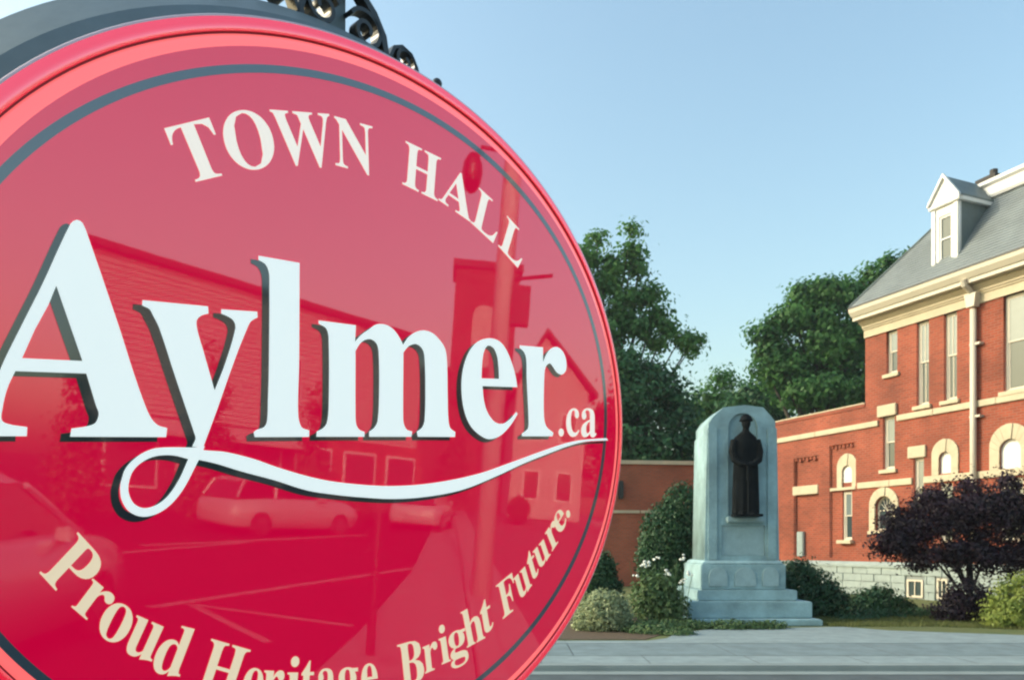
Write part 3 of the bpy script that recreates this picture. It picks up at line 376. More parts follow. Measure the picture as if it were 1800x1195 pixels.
('N','C',[[(-0.0607,0.4091),(-0.1142,0.4643),(-0.1109,0.4187),(-0.1104,0.4151),(-0.1096,0.4125),(-0.1084,0.4108),(-0.1066,0.4098),(-0.104,0.4093),(-0.1004,0.4093),(-0.1002,0.4064),(-0.1242,0.4036),(-0.1244,0.4065),(-0.1187,0.4082),(-0.1176,0.4091),(-0.1167,0.4102),(-0.1162,0.4115),(-0.1159,0.418),(-0.1196,0.47),(-0.1265,0.4765),(-0.1294,0.477),(-0.1296,0.4797),(-0.1076,0.4832),(-0.0651,0.4401),(-0.0678,0.476),(-0.0691,0.4823),(-0.0699,0.4834),(-0.0709,0.4842),(-0.0722,0.4847),(-0.0787,0.4851),(-0.0789,0.4878),(-0.0537,0.4919),(-0.0535,0.4891),(-0.057,0.4881),(-0.0596,0.4869),(-0.0613,0.4854),(-0.0622,0.4833),(-0.0626,0.4804),(-0.0625,0.4768),(-0.0574,0.4095)]]),
('H','C',[[(0.0144,0.419),(0.0146,0.4219),(0.018,0.4221),(0.0206,0.4228),(0.0223,0.424),(0.0236,0.4258),(0.0245,0.4285),(0.0249,0.4321),(0.0277,0.4819),(0.0276,0.4851),(0.0271,0.4876),(0.026,0.4895),(0.0244,0.4907),(0.022,0.4915),(0.0187,0.492),(0.0188,0.4947),(0.0562,0.4945),(0.056,0.4918),(0.0496,0.4907),(0.0483,0.49),(0.0473,0.489),(0.0466,0.4878),(0.0454,0.4817),(0.0442,0.4602),(0.0712,0.4595),(0.0724,0.4814),(0.0719,0.4876),(0.0714,0.4889),(0.0705,0.4898),(0.0692,0.4905),(0.0628,0.4918),(0.0629,0.4945),(0.1018,0.4943),(0.1017,0.4915),(0.098,0.491),(0.0952,0.4902),(0.0934,0.489),(0.0922,0.4872),(0.0913,0.4846),(0.0909,0.4812),(0.088,0.4298),(0.088,0.4262),(0.0886,0.4234),(0.0896,0.4214),(0.0913,0.42),(0.094,0.4189),(0.0975,0.4183),(0.0974,0.4154),(0.0585,0.4171),(0.0587,0.42),(0.0622,0.4202),(0.0649,0.4209),(0.0668,0.422),(0.0682,0.4237),(0.0691,0.4266),(0.0695,0.4305),(0.0709,0.4544),(0.0439,0.4551),(0.0426,0.4315),(0.0426,0.4278),(0.0431,0.425),(0.0441,0.4231),(0.0458,0.4218),(0.0484,0.4208),(0.052,0.4203),(0.0518,0.4174)]]),
('A','C',[[(0.0997,0.4184),(0.1002,0.4212),(0.1024,0.421),(0.1044,0.4212),(0.1063,0.4219),(0.108,0.4233),(0.1099,0.4253),(0.112,0.4281),(0.1513,0.4851),(0.1546,0.4844),(0.1731,0.4189),(0.1766,0.4095),(0.178,0.4078),(0.1798,0.4065),(0.1821,0.4058),(0.1816,0.4028),(0.142,0.4104),(0.1425,0.4132),(0.1481,0.4127),(0.1516,0.4135),(0.1532,0.4158),(0.1524,0.4217),(0.1502,0.4305),(0.1231,0.4353),(0.1171,0.4265),(0.1163,0.4248),(0.1158,0.4231),(0.1163,0.4203),(0.1189,0.4182),(0.1243,0.4166),(0.1238,0.4138)],[(0.1257,0.4396),(0.149,0.4355),(0.1418,0.4625)]]),
('L','C',[[(0.1826,0.4023),(0.1833,0.4049),(0.1867,0.4041),(0.1894,0.4041),(0.1914,0.4047),(0.193,0.406),(0.1943,0.4083),(0.1954,0.4117),(0.2079,0.4589),(0.2085,0.4621),(0.2084,0.4648),(0.2077,0.4669),(0.2064,0.4685),(0.2041,0.47),(0.201,0.4714),(0.2016,0.4739),(0.2396,0.4622),(0.239,0.4596),(0.2318,0.461),(0.2302,0.4608),(0.2289,0.4601),(0.2278,0.4591),(0.2252,0.4535),(0.2127,0.4062),(0.2116,0.4004),(0.2119,0.3991),(0.2124,0.398),(0.2134,0.397),(0.2187,0.3946),(0.2237,0.3932),(0.2283,0.3923),(0.2325,0.392),(0.2363,0.3924),(0.2399,0.3935),(0.2433,0.3953),(0.2466,0.3978),(0.2498,0.4011),(0.2531,0.4051),(0.2561,0.4041),(0.2452,0.3806)]]),
('L','C',[[(0.2597,0.3792),(0.2605,0.3817),(0.2638,0.3805),(0.2664,0.3802),(0.2683,0.3805),(0.27,0.3815),(0.2714,0.3836),(0.2727,0.3866),(0.2876,0.4298),(0.2884,0.4327),(0.2885,0.4353),(0.288,0.4373),(0.2867,0.439),(0.2846,0.4407),(0.2816,0.4424),(0.2824,0.4448),(0.3188,0.429),(0.3179,0.4267),(0.3111,0.4288),(0.3095,0.4288),(0.3082,0.4284),(0.307,0.4275),(0.3042,0.4225),(0.2892,0.3794),(0.2878,0.374),(0.288,0.3727),(0.2884,0.3716),(0.2893,0.3706),(0.2944,0.3677),(0.2992,0.3657),(0.3036,0.3643),(0.3076,0.3636),(0.3113,0.3635),(0.3149,0.3641),(0.3183,0.3654),(0.3216,0.3673),(0.325,0.37),(0.3284,0.3734),(0.3312,0.3721),(0.3192,0.3513)]]),
('P','T',[[(-0.5464,-0.2501),(-0.5448,-0.2482),(-0.5428,-0.2501),(-0.541,-0.2512),(-0.5394,-0.2514),(-0.5377,-0.2509),(-0.5358,-0.2495),(-0.5335,-0.2472),(-0.5042,-0.2129),(-0.5025,-0.2105),(-0.5014,-0.2083),(-0.5009,-0.2063),(-0.5011,-0.2044),(-0.502,-0.2023),(-0.5035,-0.1998),(-0.5019,-0.1979),(-0.4838,-0.2184),(-0.4792,-0.224),(-0.4759,-0.2289),(-0.474,-0.233),(-0.4731,-0.2367),(-0.4729,-0.2402),(-0.4733,-0.2438),(-0.4744,-0.2473),(-0.4761,-0.2505),(-0.4784,-0.2536),(-0.4825,-0.2572),(-0.487,-0.2593),(-0.4918,-0.2597),(-0.4967,-0.2584),(-0.5016,-0.2553),(-0.5066,-0.2504),(-0.5119,-0.2441),(-0.5242,-0.2583),(-0.5263,-0.2609),(-0.5275,-0.2632),(-0.528,-0.2651),(-0.5278,-0.267),(-0.5269,-0.2693),(-0.5253,-0.2718),(-0.5269,-0.2737)],[(-0.5095,-0.2413),(-0.5078,-0.2433),(-0.5049,-0.2462),(-0.502,-0.2478),(-0.4991,-0.2481),(-0.4963,-0.2472),(-0.4931,-0.2449),(-0.4896,-0.2414),(-0.4864,-0.2375),(-0.4843,-0.2338),(-0.4832,-0.2306),(-0.483,-0.2275),(-0.484,-0.2244),(-0.4861,-0.2214),(-0.4872,-0.2203),(-0.4883,-0.2196),(-0.4893,-0.2194),(-0.4903,-0.2198),(-0.4914,-0.2206),(-0.4926,-0.2218)]]),
('r','T',[[(-0.5083,-0.2954),(-0.507,-0.2936),(-0.5056,-0.2946),(-0.5044,-0.2951),(-0.5034,-0.2951),(-0.5024,-0.2948),(-0.5013,-0.2938),(-0.5002,-0.2923),(-0.484,-0.2691),(-0.4828,-0.2672),(-0.4821,-0.2657),(-0.4819,-0.2645),(-0.4821,-0.2634),(-0.4828,-0.2623),(-0.4841,-0.2609),(-0.4825,-0.259),(-0.4687,-0.2716),(-0.4737,-0.2786),(-0.4707,-0.2775),(-0.4677,-0.2769),(-0.4649,-0.2769),(-0.4623,-0.2773),(-0.4601,-0.2783),(-0.4583,-0.2796),(-0.4565,-0.2816),(-0.4553,-0.2836),(-0.4547,-0.2857),(-0.4548,-0.2878),(-0.4553,-0.2898),(-0.4565,-0.2917),(-0.4576,-0.2931),(-0.459,-0.294),(-0.4605,-0.2944),(-0.462,-0.2943),(-0.4635,-0.2938),(-0.4649,-0.2928),(-0.466,-0.2915),(-0.4667,-0.2903),(-0.467,-0.289),(-0.4671,-0.2851),(-0.4672,-0.2839),(-0.4676,-0.2829),(-0.4682,-0.2821),(-0.4695,-0.2813),(-0.471,-0.2812),(-0.4728,-0.2816),(-0.4748,-0.2824),(-0.4766,-0.2839),(-0.4784,-0.2861),(-0.4898,-0.3023),(-0.4908,-0.304),(-0.4913,-0.3055),(-0.4913,-0.3069),(-0.4907,-0.3083),(-0.4896,-0.31),(-0.4879,-0.3119),(-0.4892,-0.3138)]]),
('o','T',[[(-0.463,-0.3436),(-0.4662,-0.341),(-0.4687,-0.338),(-0.4707,-0.3345),(-0.472,-0.3307),(-0.4727,-0.3266),(-0.4727,-0.3223),(-0.4722,-0.3178),(-0.471,-0.3134),(-0.4692,-0.309),(-0.4669,-0.3048),(-0.4643,-0.3012),(-0.4612,-0.2982),(-0.458,-0.296),(-0.4547,-0.2945),(-0.4511,-0.2937),(-0.4475,-0.2938),(-0.4439,-0.2947),(-0.4404,-0.2965),(-0.4372,-0.2989),(-0.4345,-0.3018),(-0.4325,-0.3051),(-0.4311,-0.3091),(-0.4303,-0.3132),(-0.4302,-0.3176),(-0.4307,-0.3223),(-0.432,-0.3269),(-0.434,-0.3316),(-0.4364,-0.3359),(-0.4392,-0.3395),(-0.4423,-0.3423),(-0.4456,-0.3445),(-0.449,-0.3459),(-0.4526,-0.3465),(-0.4561,-0.3463),(-0.4596,-0.3454)],[(-0.4616,-0.3406),(-0.4594,-0.3414),(-0.4572,-0.3411),(-0.4549,-0.3397),(-0.4511,-0.3343),(-0.4456,-0.3241),(-0.4421,-0.3165),(-0.4399,-0.3105),(-0.4389,-0.3063),(-0.439,-0.3033),(-0.4399,-0.3009),(-0.4416,-0.2993),(-0.4439,-0.2984),(-0.4462,-0.2988),(-0.4484,-0.3003),(-0.451,-0.3036),(-0.4541,-0.3089),(-0.4578,-0.3163),(-0.4624,-0.3268),(-0.4644,-0.3335),(-0.4643,-0.3364),(-0.4633,-0.3388)]]),
('u','T',[[(-0.4312,-0.3671),(-0.4342,-0.3649),(-0.4362,-0.3622),(-0.437,-0.359),(-0.4369,-0.3552),(-0.4359,-0.3508),(-0.434,-0.3458),(-0.4242,-0.323),(-0.4233,-0.3209),(-0.4228,-0.319),(-0.4227,-0.3174),(-0.423,-0.3161),(-0.4238,-0.3149),(-0.4252,-0.3139),(-0.4242,-0.3115),(-0.4088,-0.3193),(-0.4245,-0.3552),(-0.4251,-0.3569),(-0.4253,-0.3585),(-0.4253,-0.36),(-0.4248,-0.3613),(-0.4241,-0.3623),(-0.4229,-0.3631),(-0.4205,-0.3638),(-0.4178,-0.3634),(-0.415,-0.3618),(-0.4028,-0.334),(-0.4018,-0.3316),(-0.4013,-0.3296),(-0.4013,-0.3282),(-0.4017,-0.3268),(-0.4027,-0.3256),(-0.4043,-0.3245),(-0.4033,-0.3221),(-0.387,-0.3303),(-0.4033,-0.3673),(-0.4042,-0.3694),(-0.4046,-0.3711),(-0.4046,-0.3724),(-0.4041,-0.3736),(-0.4032,-0.3747),(-0.4017,-0.3757),(-0.4029,-0.3783),(-0.4077,-0.3761),(-0.4135,-0.3745),(-0.42,-0.3733),(-0.4167,-0.3657),(-0.419,-0.3671),(-0.4215,-0.3681),(-0.424,-0.3686),(-0.4265,-0.3687),(-0.4289,-0.3681)]]),
('d','T',[[(-0.3909,-0.3974),(-0.3936,-0.396),(-0.3958,-0.3941),(-0.3976,-0.3917),(-0.3989,-0.3887),(-0.3997,-0.3854),(-0.4,-0.3817),(-0.3997,-0.3778),(-0.3989,-0.3737),(-0.3976,-0.3694),(-0.3956,-0.3647),(-0.3933,-0.3606),(-0.3907,-0.3571),(-0.3878,-0.3542),(-0.3848,-0.3519),(-0.3817,-0.3503),(-0.3784,-0.3495),(-0.3753,-0.3494),(-0.3722,-0.35),(-0.3686,-0.3518),(-0.366,-0.3548),(-0.3643,-0.3589),(-0.3575,-0.341),(-0.357,-0.3391),(-0.3569,-0.3375),(-0.3574,-0.3362),(-0.3582,-0.3351),(-0.3596,-0.3342),(-0.3616,-0.3334),(-0.3607,-0.331),(-0.3417,-0.337),(-0.3632,-0.3933),(-0.3643,-0.3986),(-0.3639,-0.3998),(-0.363,-0.4008),(-0.3614,-0.4018),(-0.3623,-0.4043),(-0.3675,-0.4028),(-0.3735,-0.4018),(-0.3803,-0.4013),(-0.3777,-0.3942),(-0.382,-0.3971),(-0.3864,-0.3982)],[(-0.3849,-0.3934),(-0.3834,-0.3936),(-0.3819,-0.3934),(-0.3802,-0.3929),(-0.3785,-0.3919),(-0.377,-0.3905),(-0.3756,-0.3888),(-0.3664,-0.3645),(-0.3663,-0.3628),(-0.3665,-0.3612),(-0.3671,-0.3596),(-0.368,-0.3583),(-0.3692,-0.3573),(-0.3706,-0.3566),(-0.3732,-0.3564),(-0.3757,-0.3573),(-0.378,-0.3593),(-0.3802,-0.3626),(-0.3825,-0.3671),(-0.3848,-0.3729),(-0.3868,-0.3785),(-0.388,-0.3833),(-0.3885,-0.3872),(-0.3881,-0.39),(-0.3869,-0.3921)]]),
('H','T',[[(-0.3398,-0.4277),(-0.3389,-0.425),(-0.3362,-0.4256),(-0.3341,-0.4256),(-0.3324,-0.4249),(-0.3309,-0.4235),(-0.3295,-0.4211),(-0.3282,-0.4176),(-0.3122,-0.3687),(-0.3113,-0.3654),(-0.3111,-0.3627),(-0.3114,-0.3606),(-0.3123,-0.359),(-0.3139,-0.3574),(-0.3163,-0.356),(-0.3154,-0.3534),(-0.2866,-0.3638),(-0.2875,-0.3665),(-0.2928,-0.3659),(-0.294,-0.3662),(-0.295,-0.3669),(-0.296,-0.3679),(-0.2986,-0.3737),(-0.3056,-0.395),(-0.285,-0.4029),(-0.2778,-0.3813),(-0.2765,-0.375),(-0.2765,-0.3736),(-0.2769,-0.3724),(-0.2777,-0.3713),(-0.2823,-0.3683),(-0.2814,-0.3656),(-0.2515,-0.3764),(-0.2524,-0.3792),(-0.2554,-0.3787),(-0.2577,-0.3788),(-0.2595,-0.3795),(-0.261,-0.3809),(-0.2624,-0.3833),(-0.2637,-0.3866),(-0.2806,-0.4368),(-0.2816,-0.4403),(-0.282,-0.4432),(-0.2817,-0.4455),(-0.2808,-0.4474),(-0.2791,-0.4491),(-0.2766,-0.4506),(-0.2776,-0.4535),(-0.3066,-0.4414),(-0.3057,-0.4386),(-0.303,-0.4393),(-0.3007,-0.4394),(-0.2989,-0.4388),(-0.2974,-0.4375),(-0.296,-0.4349),(-0.2945,-0.4312),(-0.2867,-0.4079),(-0.3072,-0.3999),(-0.3149,-0.423),(-0.3159,-0.4267),(-0.3163,-0.4295),(-0.316,-0.4316),(-0.3151,-0.4334),(-0.3133,-0.4351),(-0.3108,-0.4366),(-0.3117,-0.4393)]]),
('e','T',[[(-0.2508,-0.4578),(-0.2538,-0.4564),(-0.2565,-0.4544),(-0.2587,-0.4518),(-0.2606,-0.4486),(-0.262,-0.4448),(-0.263,-0.4406),(-0.2635,-0.436),(-0.2634,-0.4312),(-0.2628,-0.426),(-0.2617,-0.4213),(-0.2602,-0.4172),(-0.2582,-0.4136),(-0.2559,-0.4104),(-0.2534,-0.408),(-0.2506,-0.4062),(-0.2476,-0.4053),(-0.2445,-0.405),(-0.2414,-0.4056),(-0.237,-0.4076),(-0.2335,-0.4108),(-0.2309,-0.4152),(-0.2293,-0.4205),(-0.2289,-0.4267),(-0.2298,-0.4349),(-0.2505,-0.4283),(-0.2512,-0.4396),(-0.249,-0.4473),(-0.2438,-0.4514),(-0.2404,-0.4516),(-0.2371,-0.4502),(-0.2336,-0.4472),(-0.2321,-0.4499),(-0.238,-0.4559),(-0.2443,-0.4585)],[(-0.2499,-0.4242),(-0.2394,-0.4275),(-0.2387,-0.4238),(-0.2381,-0.4197),(-0.2378,-0.4162),(-0.238,-0.4135),(-0.2386,-0.4115),(-0.2398,-0.41),(-0.2414,-0.4091),(-0.2448,-0.4098),(-0.2476,-0.4143),(-0.2496,-0.4224)]]),
('r','T',[[(-0.2315,-0.4637),(-0.2313,-0.461),(-0.2296,-0.461),(-0.2284,-0.4606),(-0.2276,-0.4599),(-0.227,-0.4589),(-0.2265,-0.4572),(-0.2263,-0.455),(-0.2236,-0.4214),(-0.2235,-0.4188),(-0.2236,-0.4169),(-0.224,-0.4156),(-0.2246,-0.4147),(-0.2257,-0.4141),(-0.2273,-0.4136),(-0.2269,-0.4108),(-0.2103,-0.4135),(-0.2111,-0.4235),(-0.2093,-0.4204),(-0.2072,-0.4179),(-0.205,-0.416),(-0.2027,-0.4146),(-0.2006,-0.414),(-0.1985,-0.414),(-0.1962,-0.4147),(-0.1943,-0.4158),(-0.193,-0.4174),(-0.192,-0.4195),(-0.1916,-0.4218),(-0.1916,-0.4244),(-0.1919,-0.4265),(-0.1925,-0.4283),(-0.1935,-0.4297),(-0.1948,-0.4307),(-0.1962,-0.4311),(-0.1978,-0.4311),(-0.1992,-0.4307),(-0.2003,-0.4299),(-0.2012,-0.4289),(-0.203,-0.4253),(-0.2036,-0.4241),(-0.2044,-0.4234),(-0.2052,-0.4231),(-0.2066,-0.4232),(-0.2079,-0.4241),(-0.2091,-0.4258),(-0.2103,-0.4279),(-0.2111,-0.4306),(-0.2116,-0.4339),(-0.2134,-0.4574),(-0.2134,-0.4598),(-0.2132,-0.4617),(-0.2125,-0.463),(-0.2114,-0.464),(-0.2098,-0.4648),(-0.2075,-0.4656),(-0.2077,-0.4684)]]),
('i','T',[[(-0.1731,-0.4115),(-0.1751,-0.411),(-0.1769,-0.41),(-0.1783,-0.4085),(-0.1794,-0.4066),(-0.18,-0.4044),(-0.1801,-0.4021),(-0.1798,-0.3998),(-0.1789,-0.3978),(-0.1775,-0.3961),(-0.176,-0.3949),(-0.1741,-0.3943),(-0.172,-0.3942),(-0.1701,-0.3947),(-0.1683,-0.3957),(-0.1668,-0.3972),(-0.1657,-0.3991),(-0.1652,-0.4013),(-0.1651,-0.4037),(-0.1654,-0.406),(-0.1663,-0.408),(-0.1677,-0.4097),(-0.1693,-0.4108),(-0.1711,-0.4114)],[(-0.1891,-0.4717),(-0.1889,-0.469),(-0.1871,-0.469),(-0.1857,-0.4686),(-0.1848,-0.4679),(-0.1842,-0.4668),(-0.1837,-0.4652),(-0.1835,-0.4629),(-0.1815,-0.4295),(-0.1819,-0.4238),(-0.1827,-0.4229),(-0.184,-0.4223),(-0.1858,-0.4219),(-0.1855,-0.419),(-0.1666,-0.4212),(-0.1692,-0.4649),(-0.1686,-0.4702),(-0.1678,-0.4712),(-0.1665,-0.4719),(-0.1648,-0.4725),(-0.1649,-0.4752)]]),
('t','T',[[(-0.1491,-0.4761),(-0.1521,-0.4755),(-0.1544,-0.4742),(-0.156,-0.4722),(-0.1571,-0.4694),(-0.1577,-0.466),(-0.1578,-0.4619),(-0.1564,-0.4273),(-0.1598,-0.427),(-0.1597,-0.4236),(-0.1509,-0.4127),(-0.1455,-0.4039),(-0.1436,-0.404),(-0.1444,-0.4231),(-0.1365,-0.4237),(-0.1367,-0.4289),(-0.1446,-0.4283),(-0.146,-0.4612),(-0.1456,-0.4664),(-0.145,-0.4675),(-0.1443,-0.4682),(-0.1433,-0.4685),(-0.1414,-0.4681),(-0.1398,-0.4662),(-0.1383,-0.4631),(-0.1364,-0.4648),(-0.1397,-0.4715),(-0.1439,-0.4753)]]),
('a','T',[[(-0.1028,-0.48),(-0.1061,-0.4788),(-0.1081,-0.4759),(-0.109,-0.4713),(-0.1126,-0.4754),(-0.1166,-0.4777),(-0.1209,-0.4782),(-0.1233,-0.4776),(-0.1253,-0.4762),(-0.127,-0.4741),(-0.1282,-0.4713),(-0.1289,-0.4682),(-0.1292,-0.4647),(-0.1286,-0.4597),(-0.127,-0.4556),(-0.1244,-0.4521),(-0.1205,-0.449),(-0.1154,-0.4462),(-0.1091,-0.4435),(-0.109,-0.4344),(-0.1092,-0.4313),(-0.1096,-0.4288),(-0.1104,-0.427),(-0.1115,-0.4256),(-0.1129,-0.4246),(-0.1148,-0.4242),(-0.1175,-0.4245),(-0.1191,-0.4258),(-0.1197,-0.4278),(-0.1187,-0.4309),(-0.1181,-0.4326),(-0.1177,-0.4342),(-0.1176,-0.4356),(-0.1178,-0.4376),(-0.1182,-0.4393),(-0.1191,-0.4407),(-0.1202,-0.4418),(-0.1214,-0.4423),(-0.1228,-0.4424),(-0.1242,-0.4421),(-0.1254,-0.4413),(-0.1263,-0.44),(-0.1271,-0.4383),(-0.1275,-0.4363),(-0.1276,-0.4341),(-0.1274,-0.4314),(-0.1268,-0.4289),(-0.1258,-0.4268),(-0.1245,-0.4248),(-0.1227,-0.4231),(-0.1207,-0.4217),(-0.1184,-0.4208),(-0.1159,-0.4204),(-0.1132,-0.4204),(-0.1083,-0.4212),(-0.1045,-0.4229),(-0.1017,-0.4257),(-0.0998,-0.4295),(-0.0987,-0.4345),(-0.0983,-0.4407),(-0.0984,-0.4674),(-0.0982,-0.4714),(-0.0972,-0.4725),(-0.0953,-0.4712),(-0.0943,-0.4739),(-0.0969,-0.4775),(-0.0998,-0.4795)],[(-0.1146,-0.4711),(-0.112,-0.47),(-0.1091,-0.4663),(-0.1091,-0.4473),(-0.1142,-0.4501),(-0.1172,-0.4549),(-0.1182,-0.4618),(-0.1178,-0.4669),(-0.1166,-0.4699)]]),
('g','T',[[(-0.0665,-0.503),(-0.0719,-0.5023),(-0.0764,-0.5009),(-0.08,-0.499),(-0.0827,-0.4964),(-0.0844,-0.4935),(-0.0851,-0.4905),(-0.0845,-0.4871),(-0.0822,-0.4844),(-0.0782,-0.4825),(-0.0818,-0.4795),(-0.084,-0.4762),(-0.0849,-0.4725),(-0.0848,-0.4697),(-0.0842,-0.4673),(-0.083,-0.465),(-0.0811,-0.463),(-0.0785,-0.461),(-0.0753,-0.4592),(-0.0816,-0.4547),(-0.0856,-0.4487),(-0.0872,-0.4412),(-0.0872,-0.4377),(-0.0866,-0.4345),(-0.0855,-0.4316),(-0.084,-0.4291),(-0.0819,-0.4271),(-0.0795,-0.4254),(-0.0767,-0.4242),(-0.0737,-0.4236),(-0.0703,-0.4234),(-0.0667,-0.4238),(-0.0632,-0.4246),(-0.0598,-0.4261),(-0.0481,-0.4264),(-0.0477,-0.4327),(-0.0545,-0.4325),(-0.0525,-0.4361),(-0.0512,-0.4399),(-0.0506,-0.444),(-0.0506,-0.4473),(-0.051,-0.4503),(-0.052,-0.4531),(-0.0534,-0.4554),(-0.0552,-0.4574),(-0.0574,-0.4589),(-0.0599,-0.4601),(-0.0627,-0.4607),(-0.0658,-0.4608),(-0.0678,-0.4607),(-0.0699,-0.4605),(-0.0714,-0.4606),(-0.0727,-0.4611),(-0.0738,-0.462),(-0.0745,-0.4631),(-0.075,-0.4644),(-0.075,-0.4659),(-0.0743,-0.4681),(-0.0724,-0.4694),(-0.0693,-0.47),(-0.0647,-0.4702),(-0.0601,-0.4706),(-0.0562,-0.4714),(-0.053,-0.4724),(-0.0504,-0.4738),(-0.0483,-0.4754),(-0.0466,-0.4775),(-0.0455,-0.48),(-0.0446,-0.4829),(-0.0442,-0.4864),(-0.0445,-0.4916),(-0.0463,-0.4959),(-0.0494,-0.4994),(-0.0539,-0.5017),(-0.0596,-0.5029)],[(-0.068,-0.4571),(-0.0661,-0.4567),(-0.0647,-0.4555),(-0.0638,-0.4534),(-0.0633,-0.4506),(-0.0631,-0.4468),(-0.0633,-0.4422),(-0.0638,-0.4375),(-0.0644,-0.4337),(-0.0653,-0.4308),(-0.0665,-0.4288),(-0.0681,-0.4275),(-0.0701,-0.4271),(-0.072,-0.4274),(-0.0734,-0.4286),(-0.0743,-0.4306),(-0.0749,-0.4334),(-0.0751,-0.4372),(-0.0749,-0.4418),(-0.0744,-0.4464),(-0.0737,-0.4502),(-0.0728,-0.4531),(-0.0716,-0.4553),(-0.07,-0.4566)],[(-0.0647,-0.4989),(-0.057,-0.4984),(-0.0525,-0.4958),(-0.0512,-0.491),(-0.0515,-0.4891),(-0.0523,-0.4877),(-0.0535,-0.4865),(-0.0596,-0.485),(-0.0744,-0.4841),(-0.076,-0.486),(-0.077,-0.4881),(-0.0772,-0.4907),(-0.0767,-0.4926),(-0.0756,-0.4944),(-0.0738,-0.4961),(-0.0715,-0.4975),(-0.0684,-0.4984)]]),
('e','T',[[(-0.0169,-0.4852),(-0.0204,-0.4848),(-0.0236,-0.4835),(-0.0268,-0.4814),(-0.0297,-0.4783),(-0.0324,-0.4745),(-0.0347,-0.47),(-0.0367,-0.4649),(-0.0383,-0.4592),(-0.0394,-0.453),(-0.0399,-0.4472),(-0.0397,-0.4419),(-0.039,-0.437),(-0.0379,-0.4325),(-0.0362,-0.4288),(-0.0341,-0.4257),(-0.0315,-0.4235),(-0.0285,-0.4221),(-0.0252,-0.4215),(-0.0203,-0.4221),(-0.0158,-0.4244),(-0.0118,-0.4285),(-0.0085,-0.434),(-0.006,-0.4409),(-0.0041,-0.4506),(-0.0266,-0.451),(-0.0235,-0.4643),(-0.0187,-0.4724),(-0.0122,-0.4751),(-0.0088,-0.4741),(-0.006,-0.4712),(-0.0037,-0.4664),(-0.0013,-0.4689),(-0.005,-0.478),(-0.0103,-0.4835)],[(-0.0274,-0.446),(-0.016,-0.4458),(-0.0166,-0.4413),(-0.0174,-0.4363),(-0.0182,-0.4323),(-0.0193,-0.4293),(-0.0206,-0.4272),(-0.0222,-0.4259),(-0.0241,-0.4255),(-0.0272,-0.4277),(-0.0284,-0.4337),(-0.0277,-0.4439)]]),
('.','T',[[(0.0123,-0.4846),(0.0107,-0.4845),(0.0091,-0.4842),(0.0075,-0.4836),(0.0061,-0.4826),(0.0051,-0.4813),(0.0043,-0.4796),(0.0039,-0.4777),(0.0041,-0.4763),(0.0048,-0.4753),(0.0059,-0.4745),(0.0072,-0.474),(0.0088,-0.4738),(0.0105,-0.4738),(0.0122,-0.4741),(0.0137,-0.4747),(0.0151,-0.4757),(0.0162,-0.477),(0.0171,-0.4788),(0.0174,-0.4806),(0.0172,-0.482),(0.0165,-0.4831),(0.0154,-0.4839),(0.014,-0.4844)]]),
('B','T',[[(0.0508,-0.4735),(0.0503,-0.4706),(0.053,-0.4699),(0.055,-0.4688),(0.0562,-0.4673),(0.0569,-0.4652),(0.057,-0.4622),(0.0565,-0.4585),(0.048,-0.4088),(0.046,-0.4016),(0.0451,-0.4001),(0.0441,-0.399),(0.0429,-0.3983),(0.0378,-0.3979),(0.0373,-0.3952),(0.0656,-0.3913),(0.0797,-0.3914),(0.0891,-0.3964),(0.0936,-0.4061),(0.0934,-0.4148),(0.0893,-0.4216),(0.0813,-0.4263),(0.0924,-0.4292),(0.0999,-0.4353),(0.1036,-0.4444),(0.1041,-0.4514),(0.1029,-0.4574),(0.0998,-0.4624),(0.0952,-0.4664),(0.0892,-0.4691),(0.0819,-0.4705)],[(0.0672,-0.4271),(0.0716,-0.4262),(0.0749,-0.4246),(0.0771,-0.4223),(0.0783,-0.4191),(0.0786,-0.4147),(0.078,-0.4092),(0.0769,-0.4043),(0.0755,-0.4006),(0.0737,-0.3978),(0.0716,-0.3959),(0.0689,-0.395),(0.0656,-0.395),(0.0638,-0.3954),(0.0626,-0.3961),(0.062,-0.3971),(0.0622,-0.4031)],[(0.0788,-0.4665),(0.0825,-0.4656),(0.0851,-0.4639),(0.0868,-0.4612),(0.0876,-0.4575),(0.0876,-0.4528),(0.0869,-0.447),(0.0855,-0.4411),(0.0835,-0.4365),(0.081,-0.4333),(0.0779,-0.4314),(0.0739,-0.4305),(0.0691,-0.4306),(0.067,-0.4309),(0.072,-0.4599),(0.0725,-0.4622),(0.0732,-0.4641),(0.0741,-0.4654),(0.0752,-0.4661),(0.0768,-0.4665)]]),
